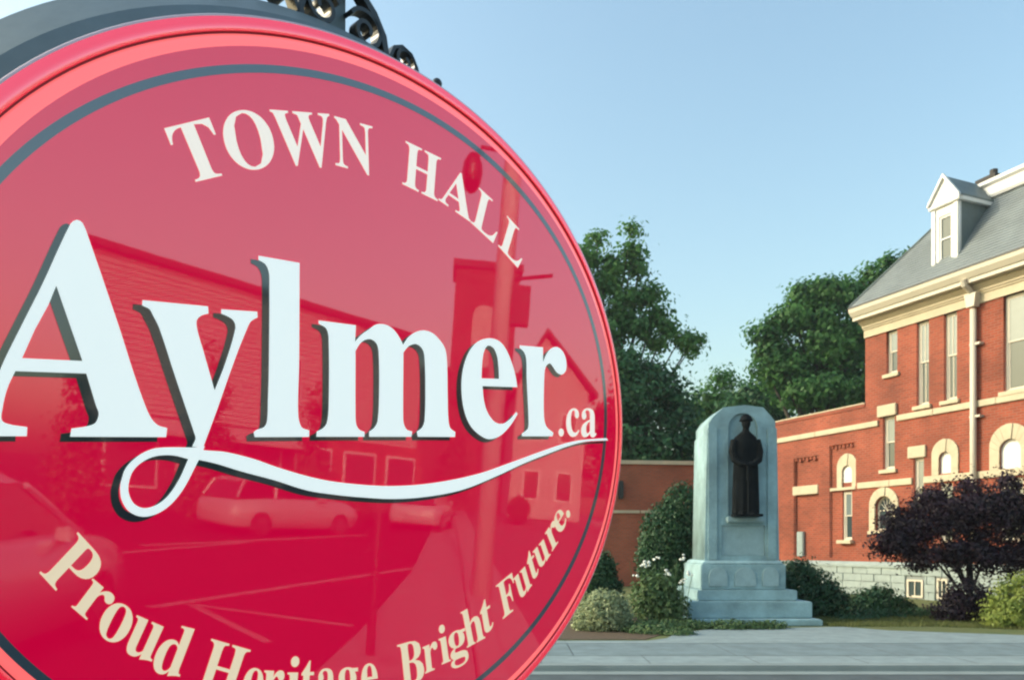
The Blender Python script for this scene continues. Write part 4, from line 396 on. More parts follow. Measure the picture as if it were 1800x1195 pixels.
('r','T',[[(0.1072,-0.4552),(0.1067,-0.4526),(0.1083,-0.452),(0.1093,-0.4512),(0.1099,-0.4502),(0.1102,-0.449),(0.1102,-0.4473),(0.1099,-0.4451),(0.1041,-0.4132),(0.1036,-0.4108),(0.103,-0.409),(0.1024,-0.408),(0.1015,-0.4075),(0.1004,-0.4073),(0.0988,-0.4075),(0.0984,-0.4047),(0.1145,-0.4008),(0.1163,-0.4103),(0.1173,-0.4067),(0.1186,-0.4036),(0.1202,-0.401),(0.1219,-0.3989),(0.1238,-0.3975),(0.1257,-0.3967),(0.128,-0.3964),(0.13,-0.3967),(0.1316,-0.3977),(0.133,-0.3992),(0.134,-0.4011),(0.1347,-0.4035),(0.1349,-0.4056),(0.1348,-0.4074),(0.1342,-0.4091),(0.1332,-0.4105),(0.132,-0.4114),(0.1306,-0.412),(0.1291,-0.4122),(0.1279,-0.412),(0.1269,-0.4114),(0.1243,-0.4087),(0.1235,-0.4079),(0.1226,-0.4076),(0.1217,-0.4076),(0.1205,-0.4083),(0.1195,-0.4096),(0.1187,-0.4116),(0.1181,-0.414),(0.1181,-0.4168),(0.1185,-0.42),(0.1226,-0.4423),(0.1231,-0.4445),(0.1239,-0.4461),(0.1248,-0.4471),(0.126,-0.4476),(0.1278,-0.4477),(0.1301,-0.4475),(0.1306,-0.4502)]]),
('i','T',[[(0.1472,-0.382),(0.1452,-0.3822),(0.1433,-0.3818),(0.1416,-0.381),(0.1401,-0.3796),(0.1389,-0.3778),(0.1382,-0.3758),(0.1379,-0.3735),(0.1382,-0.3714),(0.139,-0.3694),(0.1401,-0.3678),(0.1416,-0.3667),(0.1435,-0.3659),(0.1455,-0.3657),(0.1474,-0.366),(0.1492,-0.3669),(0.1507,-0.3683),(0.1518,-0.3701),(0.1525,-0.3723),(0.1528,-0.3745),(0.1525,-0.3766),(0.1517,-0.3786),(0.1505,-0.3801),(0.149,-0.3813)],[(0.1487,-0.4426),(0.1481,-0.44),(0.1498,-0.4394),(0.151,-0.4386),(0.1516,-0.4376),(0.152,-0.4364),(0.1519,-0.4347),(0.1515,-0.4326),(0.1443,-0.4012),(0.1424,-0.3961),(0.1414,-0.3956),(0.1401,-0.3954),(0.1383,-0.3957),(0.1378,-0.3929),(0.1559,-0.3887),(0.1653,-0.4296),(0.1673,-0.4343),(0.1683,-0.4349),(0.1697,-0.4352),(0.1715,-0.4351),(0.1721,-0.4377)]]),
('g','T',[[(0.1958,-0.4525),(0.1896,-0.4535),(0.1843,-0.4536),(0.1801,-0.4528),(0.1767,-0.4512),(0.1744,-0.4491),(0.1732,-0.4465),(0.1735,-0.4432),(0.1757,-0.44),(0.1799,-0.4371),(0.1755,-0.4354),(0.1726,-0.433),(0.1711,-0.4298),(0.1708,-0.4273),(0.1712,-0.4248),(0.1723,-0.4224),(0.1742,-0.4199),(0.1768,-0.4173),(0.1802,-0.4147),(0.1725,-0.4124),(0.1673,-0.4081),(0.1645,-0.4017),(0.1641,-0.3985),(0.1643,-0.3953),(0.1652,-0.3924),(0.1666,-0.3896),(0.1686,-0.3872),(0.1712,-0.3849),(0.1741,-0.383),(0.1775,-0.3815),(0.1812,-0.3803),(0.1853,-0.3795),(0.1894,-0.3793),(0.1934,-0.3796),(0.2065,-0.3765),(0.2078,-0.3821),(0.2001,-0.384),(0.2029,-0.3866),(0.2048,-0.3897),(0.2061,-0.3933),(0.2065,-0.3963),(0.2063,-0.3992),(0.2056,-0.4021),(0.2043,-0.4047),(0.2026,-0.407),(0.2003,-0.4091),(0.1976,-0.4109),(0.1946,-0.4123),(0.1912,-0.4133),(0.1888,-0.4139),(0.1865,-0.4142),(0.1848,-0.4148),(0.1834,-0.4156),(0.1823,-0.4168),(0.1816,-0.4181),(0.1813,-0.4194),(0.1814,-0.4208),(0.1825,-0.4226),(0.1848,-0.4233),(0.1883,-0.4229),(0.1936,-0.4217),(0.1988,-0.4207),(0.2032,-0.4202),(0.207,-0.4202),(0.2101,-0.4207),(0.2127,-0.4216),(0.2149,-0.4229),(0.2165,-0.4249),(0.2178,-0.4274),(0.2188,-0.4304),(0.2191,-0.4353),(0.2177,-0.4399),(0.2146,-0.444),(0.2099,-0.4475),(0.2036,-0.4503)],[(0.1881,-0.4106),(0.1902,-0.4097),(0.1917,-0.4082),(0.1924,-0.4059),(0.1926,-0.4032),(0.1923,-0.3996),(0.1915,-0.3954),(0.1904,-0.3913),(0.1891,-0.388),(0.1878,-0.3856),(0.1862,-0.3841),(0.1842,-0.3834),(0.182,-0.3836),(0.1799,-0.3845),(0.1784,-0.386),(0.1777,-0.3881),(0.1774,-0.3908),(0.1777,-0.3943),(0.1784,-0.3985),(0.1795,-0.4026),(0.1808,-0.4059),(0.1823,-0.4083),(0.1839,-0.41),(0.1858,-0.4107)],[(0.1973,-0.4482),(0.2059,-0.4454),(0.2107,-0.4416),(0.2114,-0.4369),(0.2108,-0.4352),(0.2098,-0.4341),(0.2083,-0.4334),(0.2012,-0.4338),(0.1845,-0.4374),(0.1828,-0.4396),(0.1821,-0.4419),(0.1822,-0.4443),(0.1829,-0.4459),(0.1844,-0.4473),(0.1866,-0.4483),(0.1895,-0.4489),(0.193,-0.4489)]]),
('h','T',[[(0.2146,-0.4166),(0.2138,-0.414),(0.2154,-0.4132),(0.2165,-0.4123),(0.2172,-0.4112),(0.2174,-0.41),(0.2173,-0.4083),(0.2167,-0.4062),(0.2003,-0.3523),(0.198,-0.3479),(0.1969,-0.3474),(0.1955,-0.3472),(0.1938,-0.3475),(0.1931,-0.3452),(0.2111,-0.3388),(0.2202,-0.3683),(0.2227,-0.3626),(0.2264,-0.3584),(0.2313,-0.3557),(0.2388,-0.3552),(0.2448,-0.3594),(0.2491,-0.3683),(0.2569,-0.3934),(0.2595,-0.3979),(0.2606,-0.3984),(0.262,-0.3985),(0.2638,-0.3983),(0.2646,-0.4009),(0.241,-0.4083),(0.2409,-0.4055),(0.243,-0.4041),(0.2437,-0.4015),(0.243,-0.3978),(0.2351,-0.3721),(0.2322,-0.3659),(0.231,-0.365),(0.2296,-0.3647),(0.2278,-0.3651),(0.2251,-0.3667),(0.2231,-0.3695),(0.2217,-0.3734),(0.2304,-0.4018),(0.2328,-0.4063),(0.2338,-0.4069),(0.2353,-0.407),(0.237,-0.4067),(0.2378,-0.4093)]]),
('t','T',[[(0.2755,-0.3889),(0.2718,-0.3902),(0.2686,-0.3905),(0.2661,-0.3898),(0.264,-0.388),(0.2623,-0.3854),(0.2609,-0.3818),(0.2521,-0.3506),(0.2481,-0.3525),(0.2472,-0.3494),(0.2541,-0.3345),(0.2576,-0.3235),(0.2598,-0.3224),(0.2647,-0.3394),(0.274,-0.335),(0.2754,-0.3397),(0.266,-0.3441),(0.2745,-0.3738),(0.2765,-0.3781),(0.2775,-0.3787),(0.2786,-0.3789),(0.2798,-0.3785),(0.2818,-0.3769),(0.2832,-0.3743),(0.2839,-0.3707),(0.2867,-0.371),(0.2849,-0.3789),(0.2811,-0.3849)]]),
('F','T',[[(0.3152,-0.3662),(0.3142,-0.3636),(0.3166,-0.3617),(0.3182,-0.3599),(0.3191,-0.358),(0.3193,-0.3557),(0.3189,-0.3529),(0.3179,-0.3494),(0.3017,-0.3047),(0.3004,-0.3016),(0.2989,-0.2994),(0.2974,-0.2983),(0.2957,-0.298),(0.2935,-0.2982),(0.2909,-0.299),(0.29,-0.2966),(0.3366,-0.2708),(0.3443,-0.2916),(0.3422,-0.2928),(0.3401,-0.2892),(0.338,-0.2863),(0.3357,-0.2842),(0.3334,-0.2827),(0.3309,-0.282),(0.3281,-0.2819),(0.325,-0.2825),(0.3215,-0.2838),(0.3176,-0.2857),(0.314,-0.2881),(0.3127,-0.2902),(0.3135,-0.294),(0.322,-0.3172),(0.323,-0.3166),(0.3262,-0.3144),(0.3285,-0.3118),(0.3299,-0.3087),(0.3304,-0.3049),(0.3301,-0.3003),(0.329,-0.2949),(0.3313,-0.2937),(0.3443,-0.3292),(0.3421,-0.3303),(0.3393,-0.3252),(0.3366,-0.3216),(0.334,-0.3194),(0.331,-0.3185),(0.3278,-0.3188),(0.3233,-0.3207),(0.3313,-0.3429),(0.3342,-0.3484),(0.3354,-0.3494),(0.3366,-0.3499),(0.3381,-0.3499),(0.3444,-0.348),(0.3454,-0.3506)]]),
('u','T',[[(0.3774,-0.3211),(0.3741,-0.3229),(0.371,-0.3234),(0.3681,-0.3224),(0.3654,-0.3202),(0.3629,-0.3168),(0.3604,-0.3122),(0.3499,-0.2902),(0.3488,-0.2882),(0.3478,-0.2868),(0.3468,-0.2859),(0.3457,-0.2854),(0.3444,-0.2855),(0.3429,-0.2864),(0.3418,-0.2841),(0.3561,-0.2734),(0.3727,-0.3079),(0.3736,-0.3094),(0.3746,-0.3105),(0.3757,-0.3113),(0.3768,-0.3115),(0.378,-0.3113),(0.3793,-0.3106),(0.3812,-0.3086),(0.3824,-0.3057),(0.3829,-0.302),(0.37,-0.2754),(0.3689,-0.2732),(0.3678,-0.2717),(0.3668,-0.2708),(0.3656,-0.2705),(0.3642,-0.2708),(0.3624,-0.2719),(0.3613,-0.2696),(0.3764,-0.2584),(0.3935,-0.2936),(0.3946,-0.2955),(0.3956,-0.2969),(0.3966,-0.2976),(0.3976,-0.2977),(0.399,-0.2974),(0.4005,-0.2966),(0.4018,-0.2991),(0.3974,-0.3027),(0.393,-0.3075),(0.3884,-0.3133),(0.3848,-0.3059),(0.3844,-0.309),(0.3838,-0.312),(0.3827,-0.3148),(0.3812,-0.3173),(0.3795,-0.3194)]]),
('t','T',[[(0.4143,-0.2825),(0.4114,-0.2844),(0.4088,-0.2852),(0.4066,-0.285),(0.4045,-0.2838),(0.4026,-0.2817),(0.4008,-0.2786),(0.3877,-0.2519),(0.3846,-0.2543),(0.3833,-0.2516),(0.3864,-0.237),(0.3874,-0.2264),(0.389,-0.2251),(0.3962,-0.2396),(0.4032,-0.2341),(0.4051,-0.238),(0.3981,-0.2436),(0.4106,-0.269),(0.4132,-0.2726),(0.4141,-0.273),(0.415,-0.2729),(0.416,-0.2724),(0.4174,-0.2706),(0.418,-0.268),(0.418,-0.2645),(0.4203,-0.2643),(0.4203,-0.2719),(0.4183,-0.2779)]]),
('u','T',[[(0.436,-0.2573),(0.4327,-0.2594),(0.4296,-0.2602),(0.4268,-0.2597),(0.4241,-0.258),(0.4215,-0.2552),(0.4189,-0.2513),(0.4081,-0.2326),(0.407,-0.2309),(0.406,-0.2297),(0.4049,-0.229),(0.4038,-0.2287),(0.4026,-0.229),(0.4011,-0.23),(0.3999,-0.228),(0.4139,-0.2165),(0.431,-0.2458),(0.432,-0.2471),(0.433,-0.248),(0.4341,-0.2485),(0.4352,-0.2487),(0.4364,-0.2483),(0.4377,-0.2475),(0.4395,-0.2454),(0.4406,-0.2427),(0.441,-0.2393),(0.4277,-0.2166),(0.4265,-0.2147),(0.4254,-0.2135),(0.4244,-0.2128),(0.4233,-0.2127),(0.4218,-0.2132),(0.4202,-0.2143),(0.419,-0.2124),(0.4337,-0.2003),(0.4514,-0.2302),(0.4525,-0.2319),(0.4535,-0.233),(0.4544,-0.2335),(0.4555,-0.2335),(0.4569,-0.233),(0.4584,-0.232),(0.4596,-0.2342),(0.4554,-0.238),(0.4511,-0.2429),(0.4467,-0.2488),(0.443,-0.2425),(0.4427,-0.2454),(0.4421,-0.2482),(0.4411,-0.2509),(0.4397,-0.2533),(0.438,-0.2555)]]),
('r','T',[[(0.4646,-0.227),(0.4632,-0.225),(0.4644,-0.2234),(0.4651,-0.222),(0.4653,-0.2207),(0.4651,-0.2194),(0.4645,-0.2179),(0.4634,-0.2162),(0.4463,-0.1915),(0.4449,-0.1897),(0.4438,-0.1886),(0.4428,-0.1881),(0.4419,-0.1882),(0.4407,-0.1888),(0.4394,-0.19),(0.438,-0.1878),(0.4513,-0.1738),(0.4564,-0.181),(0.456,-0.1772),(0.456,-0.1736),(0.4565,-0.1703),(0.4574,-0.1673),(0.4586,-0.1649),(0.46,-0.1629),(0.462,-0.1611),(0.4639,-0.1601),(0.4658,-0.1599),(0.4676,-0.1603),(0.4692,-0.1613),(0.4707,-0.163),(0.4716,-0.1647),(0.4722,-0.1664),(0.4723,-0.1683),(0.4719,-0.1701),(0.4712,-0.1717),(0.4701,-0.1732),(0.4688,-0.1743),(0.4676,-0.1749),(0.4665,-0.175),(0.4632,-0.1743),(0.4621,-0.1742),(0.4612,-0.1745),(0.4603,-0.1751),(0.4595,-0.1765),(0.4591,-0.1783),(0.4591,-0.1806),(0.4595,-0.1831),(0.4604,-0.1856),(0.462,-0.1882),(0.474,-0.2053),(0.4753,-0.2069),(0.4766,-0.2079),(0.4778,-0.2081),(0.4791,-0.2077),(0.4808,-0.2067),(0.4828,-0.205),(0.4842,-0.207)]]),
('e','T',[[(0.5019,-0.1771),(0.4992,-0.1798),(0.4963,-0.1817),(0.4932,-0.183),(0.4899,-0.1835),(0.4866,-0.1833),(0.4832,-0.1823),(0.48,-0.1806),(0.4769,-0.1782),(0.4739,-0.175),(0.4716,-0.1715),(0.4699,-0.1678),(0.4688,-0.164),(0.4682,-0.16),(0.4682,-0.1561),(0.4688,-0.1522),(0.47,-0.1485),(0.4718,-0.1451),(0.4741,-0.1419),(0.478,-0.1381),(0.4822,-0.1358),(0.4866,-0.1351),(0.4909,-0.1359),(0.4952,-0.1383),(0.4999,-0.1431),(0.483,-0.1626),(0.4899,-0.1688),(0.4962,-0.17),(0.502,-0.1663),(0.5043,-0.1627),(0.5054,-0.1583),(0.5055,-0.1532),(0.5082,-0.1528),(0.5085,-0.1621),(0.5064,-0.1702)],[(0.4807,-0.16),(0.4893,-0.15),(0.4873,-0.1476),(0.485,-0.145),(0.483,-0.1431),(0.4812,-0.142),(0.4795,-0.1417),(0.4779,-0.1422),(0.4763,-0.1436),(0.4746,-0.1477),(0.4758,-0.1527),(0.4797,-0.1588)]]),
('.','T',[[(0.5182,-0.1514),(0.5165,-0.1519),(0.5148,-0.152),(0.5131,-0.1516),(0.5114,-0.1504),(0.51,-0.1486),(0.5088,-0.1462),(0.508,-0.1434),(0.5079,-0.1412),(0.5083,-0.1392),(0.5093,-0.1377),(0.5105,-0.1365),(0.5121,-0.1356),(0.5139,-0.135),(0.5156,-0.1349),(0.5174,-0.1354),(0.519,-0.1364),(0.5205,-0.1381),(0.5218,-0.1407),(0.5225,-0.1433),(0.5226,-0.1456),(0.5222,-0.1477),(0.5212,-0.1493),(0.5199,-0.1505)]])]

# ================================================================ GROUND
def sheet(name, x0, x1, y0, y1, z, m, nx=1, **k):
    return MB().add([(x0, y0, z), (x1, y0, z), (x1, y1, z), (x0, y1, z)], [(0, 1, 2, 3)]).build(name, m, kind='structure', **k)

sheet('ground', -900, 900, 13.3, 1500, 0.0, 'grass')
sheet('parking_lot', -900, 900, -900, 1.9, -0.012, 'lot')
sheet('road', -900, 900, 2.2, 10.5, -0.075, 'asphalt')
M['lot_line'] = mat('worn_white_marking', (.22, .22, .22), .9, noise=.3, nscale=3)
link('near_pavement', plate([[(2.6, .25), (7.5, .62), (14, .9), (60, 1.1), (60, 1.88), (-30, 1.88), (-30, .1)]], .004, 'z', -.010), M['walk'], kind='structure')
for P, w_ in (((8.1, -1.95, 17.4, 2.2), .16), ((15.3, -4.7, 23.0, -1.0), .25), ((8.5, -1.6, 7.7, .5), .10), ((8.5, -1.6, 6.5, -.2), .10), ((10, -5.6, 18, -3.2), .2), ((22, -5, 48, 0), .5)):
    dx, dy = P[2] - P[0], P[3] - P[1]; d = math.hypot(dx, dy); nx, ny = -dy / d * w_ / 2, dx / d * w_ / 2
    link('painted_line', plate([[(P[0] - nx, P[1] - ny), (P[2] - nx, P[3] - ny), (P[2] + nx, P[3] + ny), (P[0] + nx, P[1] + ny)]], .003, 'z', -.0055), 'lot_line', kind='structure')
# far pavement, kerb, gutter, near kerb
pav = sheet('pavement', -900, 900, 11.72, 13.6, 0.006, 'walk')
sheet('pavement_apron', -900, 900, 10.95, 11.71, 0.004, 'walk_light')
MB().box(-200, 200, 10.72, 10.95, -0.2, 0.006).build('kerb', 'kerb', kind='structure', bevel=.02)
sheet('gutter', -200, 200, 10.44, 10.72, -0.068, 'kerb')
MB().box(-200, 200, 1.9, 2.2, -0.2, 0.0).build('near_kerb', 'kerb', kind='structure', bevel=.02)
sheet('near_gutter', -200, 200, 2.2, 2.7, -0.07, 'kerb')
# pale plaza that widens towards the monument steps
pts = [(-3, 13.45), (2.2, 13.45), (2.7, 13.9), (3.1, 14.85), (4.0, 15.5), (6.6, 15.9), (7.2, 15.2), (9.5, 14.3), (14, 13.35), (14, 13.2), (-3, 13.2)]
link('plaza', plate([[(p[0], p[1]) for p in pts]], .004, 'z', .008), 'walk_light', kind='structure')
# lawn beside the plaza sits a little higher, with blades
def grass_blades(region, count, h, seed):
    g = np.random.default_rng(seed)
    x0, x1, y0, y1 = region
    x = x0 + (x1 - x0) * g.random(count); y = y0 + (y1 - y0) * g.random(count)
    keep = np.ones(count, bool)
    path = (y < 13.6 + np.clip((14 - x) / 5.5, 0, 1) * 2.4) & (x < 14)
    keep &= ~path
    x = x[keep]; y = y[keep]; n = len(x)
    a = g.random(n) * math.pi; w = 0.008; hh = h * (.5 + g.random(n)); lx = g.normal(size=n) * .02; ly = g.normal(size=n) * .02
    V = np.stack([np.stack([x - w * np.cos(a), y - w * np.sin(a), np.zeros(n)], 1), np.stack([x + w * np.cos(a), y + w * np.sin(a), np.zeros(n)], 1), np.stack([x + lx, y + ly, hh], 1)], 1).reshape(-1, 3)
    me = bpy.data.meshes.new('blades'); me.vertices.add(n * 3); me.vertices.foreach_set('co', V.ravel())
    me.loops.add(n * 3); me.loops.foreach_set('vertex_index', np.arange(n * 3)); me.polygons.add(n)
    me.polygons.foreach_set('loop_start', np.arange(0, n * 3, 3)); me.update(calc_edges=True)
    return me
M['blade'] = leaf_mat('grass_blade', (.10, .13, .035), (.20, .20, .07), .9, .3, .7)
link('lawn_grass', grass_blades((6.4, 16, 13.4, 18.2), 60000, .06, 3), 'blade', kind='stuff', label='short yellow green lawn grass between the monument and the purple tree', cat='grass')
link('mulch_bed', plate([[(7.6, 16.6), (11.5, 15.6), (15, 15.4), (15, 19.6), (7, 19.6)]], .008, 'z', .002), 'mulch', kind='structure')
link('mulch_bed', plate([[(-2, 13.75), (2.3, 13.75), (3.0, 15.0), (3.6, 15.6), (3.6, 19), (-2, 19)]], .008, 'z', .002), 'mulch', kind='structure')

for i in range(-6, 14):
    MB().box(i * 1.5 + .4, i * 1.5 + .412, 10.96, 11.70, .0, .0052).build('expansion_joint', 'gutter', kind='structure')
for i in range(-4, 9):
    MB().box(i * 2.4 + .9, i * 2.4 + .912, 11.73, 13.58, .0, .0072).build('expansion_joint', 'gutter', kind='structure')
# ================================================================ TOWN HALL
SH = Vector((.387, -.922, 0)); IN = Vector((.922, .387, 0))
TH_O = Vector((11.686, 26.345, 0)); TH_R = math.atan2(-.922, .387)
th = thing('town_hall', 'red brick town hall with cream stone bands, slate mansard roof and a white dormer', 'town hall', TH_O, TH_R)
S1 = 9.0   # length of the tall block
win_holes = {'W1': (.85, 1.27, 7.12, 8.49), 'W2': (1.98, 2.42, 5.92, 8.49), 'W3': (2.93, 3.36, 5.92, 8.49), 'W4': (4.78, 5.62, 5.86, 8.49), 'W5': (6.7, 7.5, 5.86, 8.49),
             'D1': (.71, 1.17, 4.08, 5.78), 'B': (1.86, 2.24, 2.45, 4.34), 'UC': (2.76, 3.22, 1.75, 3.50), 'UD': (4.65, 5.35, 1.75, 3.50)}
holes = [rect(h[0], h[2], h[1], h[3]) for h in win_holes.values()]
holes += [arch(2.78, 3.20, 3.78, 4.42), arch(4.68, 5.30, 3.74, 4.55), arch(.42, 1.12, 2.14, 3.24)]
holes += [rect(-3.33, 1.25, -2.08, 4.86), rect(-1.58, 1.22, -.40, 5.12)]
outer = [(-6.39, 1.10), (-6.39, 6.22), (0, 6.22), (0, 8.49), (S1, 8.49), (S1, 1.10)]
link('facade_wall', plate([outer] + holes, .30, 'w', 0.0), 'brick', th)
# recessed panels of the low wing
link('recessed_panel', plate([rect(-3.33, 1.25, -2.08, 4.86)], .1, 'w', .14), 'brick', th)
link('recessed_panel', plate([rect(-1.58, 1.22, -.40, 5.12), rect(-1.08, 1.84, -.66, 3.50), arch(-1.06, -.62, 3.80, 4.36)], .14, 'w', .10), 'brick', th)
# corbel courses over the panels
for (a, b, z) in ((-3.33, -2.08, 4.86), (-1.58, -.40, 5.12)):
    n = 7
    for i in range(n):
        x = a + (b - a) * (i + .15) / n
        MB().box(x, x + (b - a) / n * .7, .05, .13, z - .10 - .05 * (i % 2), z - .002).build('corbel', 'brick', th)
# other walls of the tall block and of the wing
MB().box(-.0, .3, .302, 12, 1.1, 8.49).build('end_wall', 'brick', th)
MB().box(S1 - .3, S1, .302, 12, 1.1, 8.49).build('end_wall', 'brick', th)
MB().box(.302, S1 - .302, 11.7, 12, 1.1, 8.49).build('rear_wall', 'brick', th)
MB().box(-6.39, -6.09, .302, 9, 1.1, 6.22).build('wing_end_wall', 'brick', th)
MB().box(-6.08, -.002, .35, 9, 5.9, 6.05).build('wing_roof', 'roof_dark', th)
MB().box(-6.43, -.002, -.03, .36, 6.222, 6.33).build('parapet_coping', 'brick', th)
MB().box(-6.44, -.004, -.045, .37, 6.332, 6.372).build('coping_cap', 'cream', th)
MB().box(.31, S1 - .31, 1.6, 1.7, 1.2, 8.4).build('inner_partition', 'roof_dark', th)
# stone belts
def belt(a, b, z0, z1, o, name='stone_band', bev=.012):
    return MB().box(a, b, -o, -.002, z0, z1).build(name, 'cream', th, bevel=bev)
for a, b in ((-6.41, -4.4), (-4.395, -2.2), (-2.195, .555)): belt(a, b, 5.52, 5.70, .07)
for a, b in ((1.285, 2.6), (2.605, 4.6), (4.605, 6.8), (6.805, S1 + .07)): belt(a, b, 5.57, 5.75, .07)
for a, b in ((-.30, 1.0), (1.005, 1.84), (2.262, 3.6), (3.605, 5.4), (5.405, 7.2), (7.205, S1 + .06)): belt(a, b, 3.54, 3.74, .06)
belt(-1.55, -.42, 3.545, 3.64, -.062, bev=0)
# water table and foundation stones
for a, b in ((-2.6, -.3), (-.295, 1.6), (1.605, 3.4), (3.405, 5.4), (5.405, 7.2), (7.205, S1 + .09)):
    MB().prism([(-.10, .94), (-.10, 1.03), (-.002, 1.12), (-.002, .94)], 'x', a, b).build('water_table', 'found', th, bevel=0)
MB().box(-6.3, S1 + .02, .0, .3, -.1, 1.098).build('foundation_core', 'found_joint', th)
rs = random.Random(5)
for row in range(4):
    z0 = -.02 + row * .245; x = -6.3 - (.3 if row % 2 else 0)
    while x < 6.6:
        w = .5 + rs.random() * .3
        x0, x1 = x + .008, x + w - .008
        clash = [(1.60, 2.30), (2.66, 3.14)]
        ok = True
        if row < 3:
            for c0, c1 in clash:
                if x0 < c0 < x1: x1 = c0
                if x0 < c1 < x1 and x0 >= c0: x0 = c1
                if x0 >= c0 and x1 <= c1: ok = False
        if ok and x1 - x0 > .06:
            MB().box(x0, x1, -.045 - .02 * rs.random(), -.001, z0 + .008, z0 + .237).build('foundation_stone', 'found', th, bevel=.008)
        x += w
def basement_window(a, b, z0, z1):
    f = link('basement_window', plate([rect(a, z0, b, z1), rect(a + .06, z0 + .06, b - .06, z1 - .06)], .06, 'w', -.05), 'cream_paint', th)
    link('pane', plate([rect(a + .06, z0 + .06, b - .06, z1 - .06)], .01, 'w', -.01), 'glass', f)
    MB().box((a + b) / 2 - .015, (a + b) / 2 + .015, -.045, -.012, z0 + .06, z1 - .06).build('glazing_bar', 'cream_paint', f)
basement_window(1.66, 2.24, .05, .60); basement_window(2.72, 3.08, .05, .66)

def window(a, b, z0, z1, y=.10, sash='cream_paint', blind=.5, sill=True, bars=False, mid=.5):
    """sash window filling an opening: frame, two sashes, panes, blind, sill"""
    fr = .055
    f = link('window', plate([rect(a, z0, b, z1), rect(a + fr, z0 + fr, b - fr, z1 - fr)], .08, 'w', y), sash, th)
    zm = z0 + (z1 - z0) * mid
    for k, (u, v, yy) in enumerate(((zm - .02, z1 - fr - .002, y + .012), (z0 + fr + .002, zm + .02, y + .042))):
        link('sash', plate([rect(a + fr + .002, u, b - fr - .002, v), rect(a + fr + .04, u + .04, b - fr - .04, v - .04)], .028, 'w', yy), sash, f)
        link('pane', plate([rect(a + fr + .038, u + .038, b - fr - .038, v - .038)], .006, 'w', yy + .012), 'glass' if (k or blind < .3) else 'pane_blind', f)
        if bars: MB().box((a + b) / 2 - .012, (a + b) / 2 + .012, yy + .002, yy + .02, u + .04, v - .04).build('glazing_bar', sash, f)
    if sill:
        MB().box(a - .10, b + .10, -.09, y - .002, z0 - .12, z0 - .002).build('sill', 'cream', f, bevel=.01)
    return f
M['pane_blind'] = mat('glass_over_pale_blind', (.15, .185, .19), .07, spec=.6, noise=.05, nscale=5)
for k, h in win_holes.items():
    window(*h, sill=k not in ('UC', 'UD'), blind=.8 if k in ('W1', 'W2', 'W3', 'B', 'D1') else .6, mid=.52, bars=(k in ('W2', 'W3')))
window(-1.08, -.66, 1.84, 3.50, y=.16)
# lintels
MB().box(.555, 1.285, -.10, -.003, 5.782, 6.15).build('lintel', 'cream', th, bevel=.015)
MB().box(1.70, 2.34, -.07, -.003, 4.342, 4.70).build('lintel', 'cream', th, bevel=.015)
MB().box(-3.36, -2.10, -.03, .138, 3.50, 3.82).build('lintel', 'cream', th, bevel=.015)
# round-headed windows: stone surround in voussoirs, white tympanum
def arch_surround(a0, a1, top, i0, i1, itop, base, y0=-.05, leg=None, n=9):
    g = link('arch_surround', plate([rect(a0 - .0, base, i0, base + .14)], .05 - .002, 'w', y0), 'cream', th)
    link('arch_foot', plate([rect(i1, base, a1, base + .14)], .05 - .002, 'w', y0), 'cream', g)
    ro = (a1 - a0) / 2; ri = (i1 - i0) / 2; c = (a0 + a1) / 2; co = top - ro; ci = itop - ri
    z1 = base + .145
    def o(t): return (c + ro * math.cos(t), co + ro * math.sin(t))
    def i(t): return (c + ri * math.cos(t), ci + ri * math.sin(t))
    for xi, xo in ((i1, a1), (i0, a0)):
        if min(co, ci) > z1 + .01:
            link('jamb_stone', plate([[(xi, z1), (xo, z1), (xo, co - .004), (xi, ci - .004)]], .048, 'w', y0), 'cream', g)
    for k in range(n):
        t0 = math.pi * k / n + .012; t1 = math.pi * (k + 1) / n - .012
        P = [o(t0 + (t1 - t0) * j / 3) for j in range(4)] + [i(t1 - (t1 - t0) * j / 3) for j in range(4)]
        link('voussoir', plate([P], .048 + (.03 if k == n // 2 else 0), 'w', y0 - (.03 if k == n // 2 else 0)), 'cream', g)
    return g
gA = arch_surround(-1.28, -.40, 4.78, -1.06, -.62, 4.38, 3.645, y0=.045)
link('tympanum', plate([arch(-1.06, -.62, 3.80, 4.36)], .03, 'w', .12), 'white', gA)
gC = arch_surround(2.55, 3.43, 4.80, 2.78, 3.20, 4.42, 3.745)
link('tympanum', plate([arch(2.775, 3.205, 3.78, 4.425)], .03, 'w', .06), 'white', gC)
gD = arch_surround(4.40, 5.58, 4.97, 4.68, 5.30, 4.55, 3.745)
link('tympanum', plate([arch(4.675, 5.305, 3.74, 4.555)], .03, 'w', .06), 'white', gD)
gE = arch_surround(.20, 1.34, 3.52, .42, 1.12, 3.24, 2.13, n=9)
fw = link('fan_window', plate([arch(.42, 1.12, 2.14, 3.24), arch(.48, 1.06, 2.2, 3.18)], .06, 'w', .10), 'cream_paint', gE)
link('fan_pane', plate([arch(.475, 1.065, 2.195, 3.185)], .008, 'w', .13), 'glass', gE)
m_ = MB()
for k in range(1, 6):
    t = math.pi * k / 6
    m_.tube([(.77, .115, 2.78), (.77 + .29 * math.cos(t), .115, 2.88 + .29 * math.sin(t))], .011, 5)
m_.box(.48, 1.06, .105, .128, 2.76, 2.80); m_.box(.758, .782, .105, .128, 2.2, 2.76)
m_.build('muntins', 'cream_paint', gE)
MB().box(.16, 1.38, -.09, -.003, 2.02, 2.128).build('sill', 'cream', gE, bevel=.01)
# pale utility cabinet in the doorway panel
MB().box(-3.20, -2.88, .02, .138, 1.26, 2.16).build('meter_cabinet', 'found', th, bevel=.02)
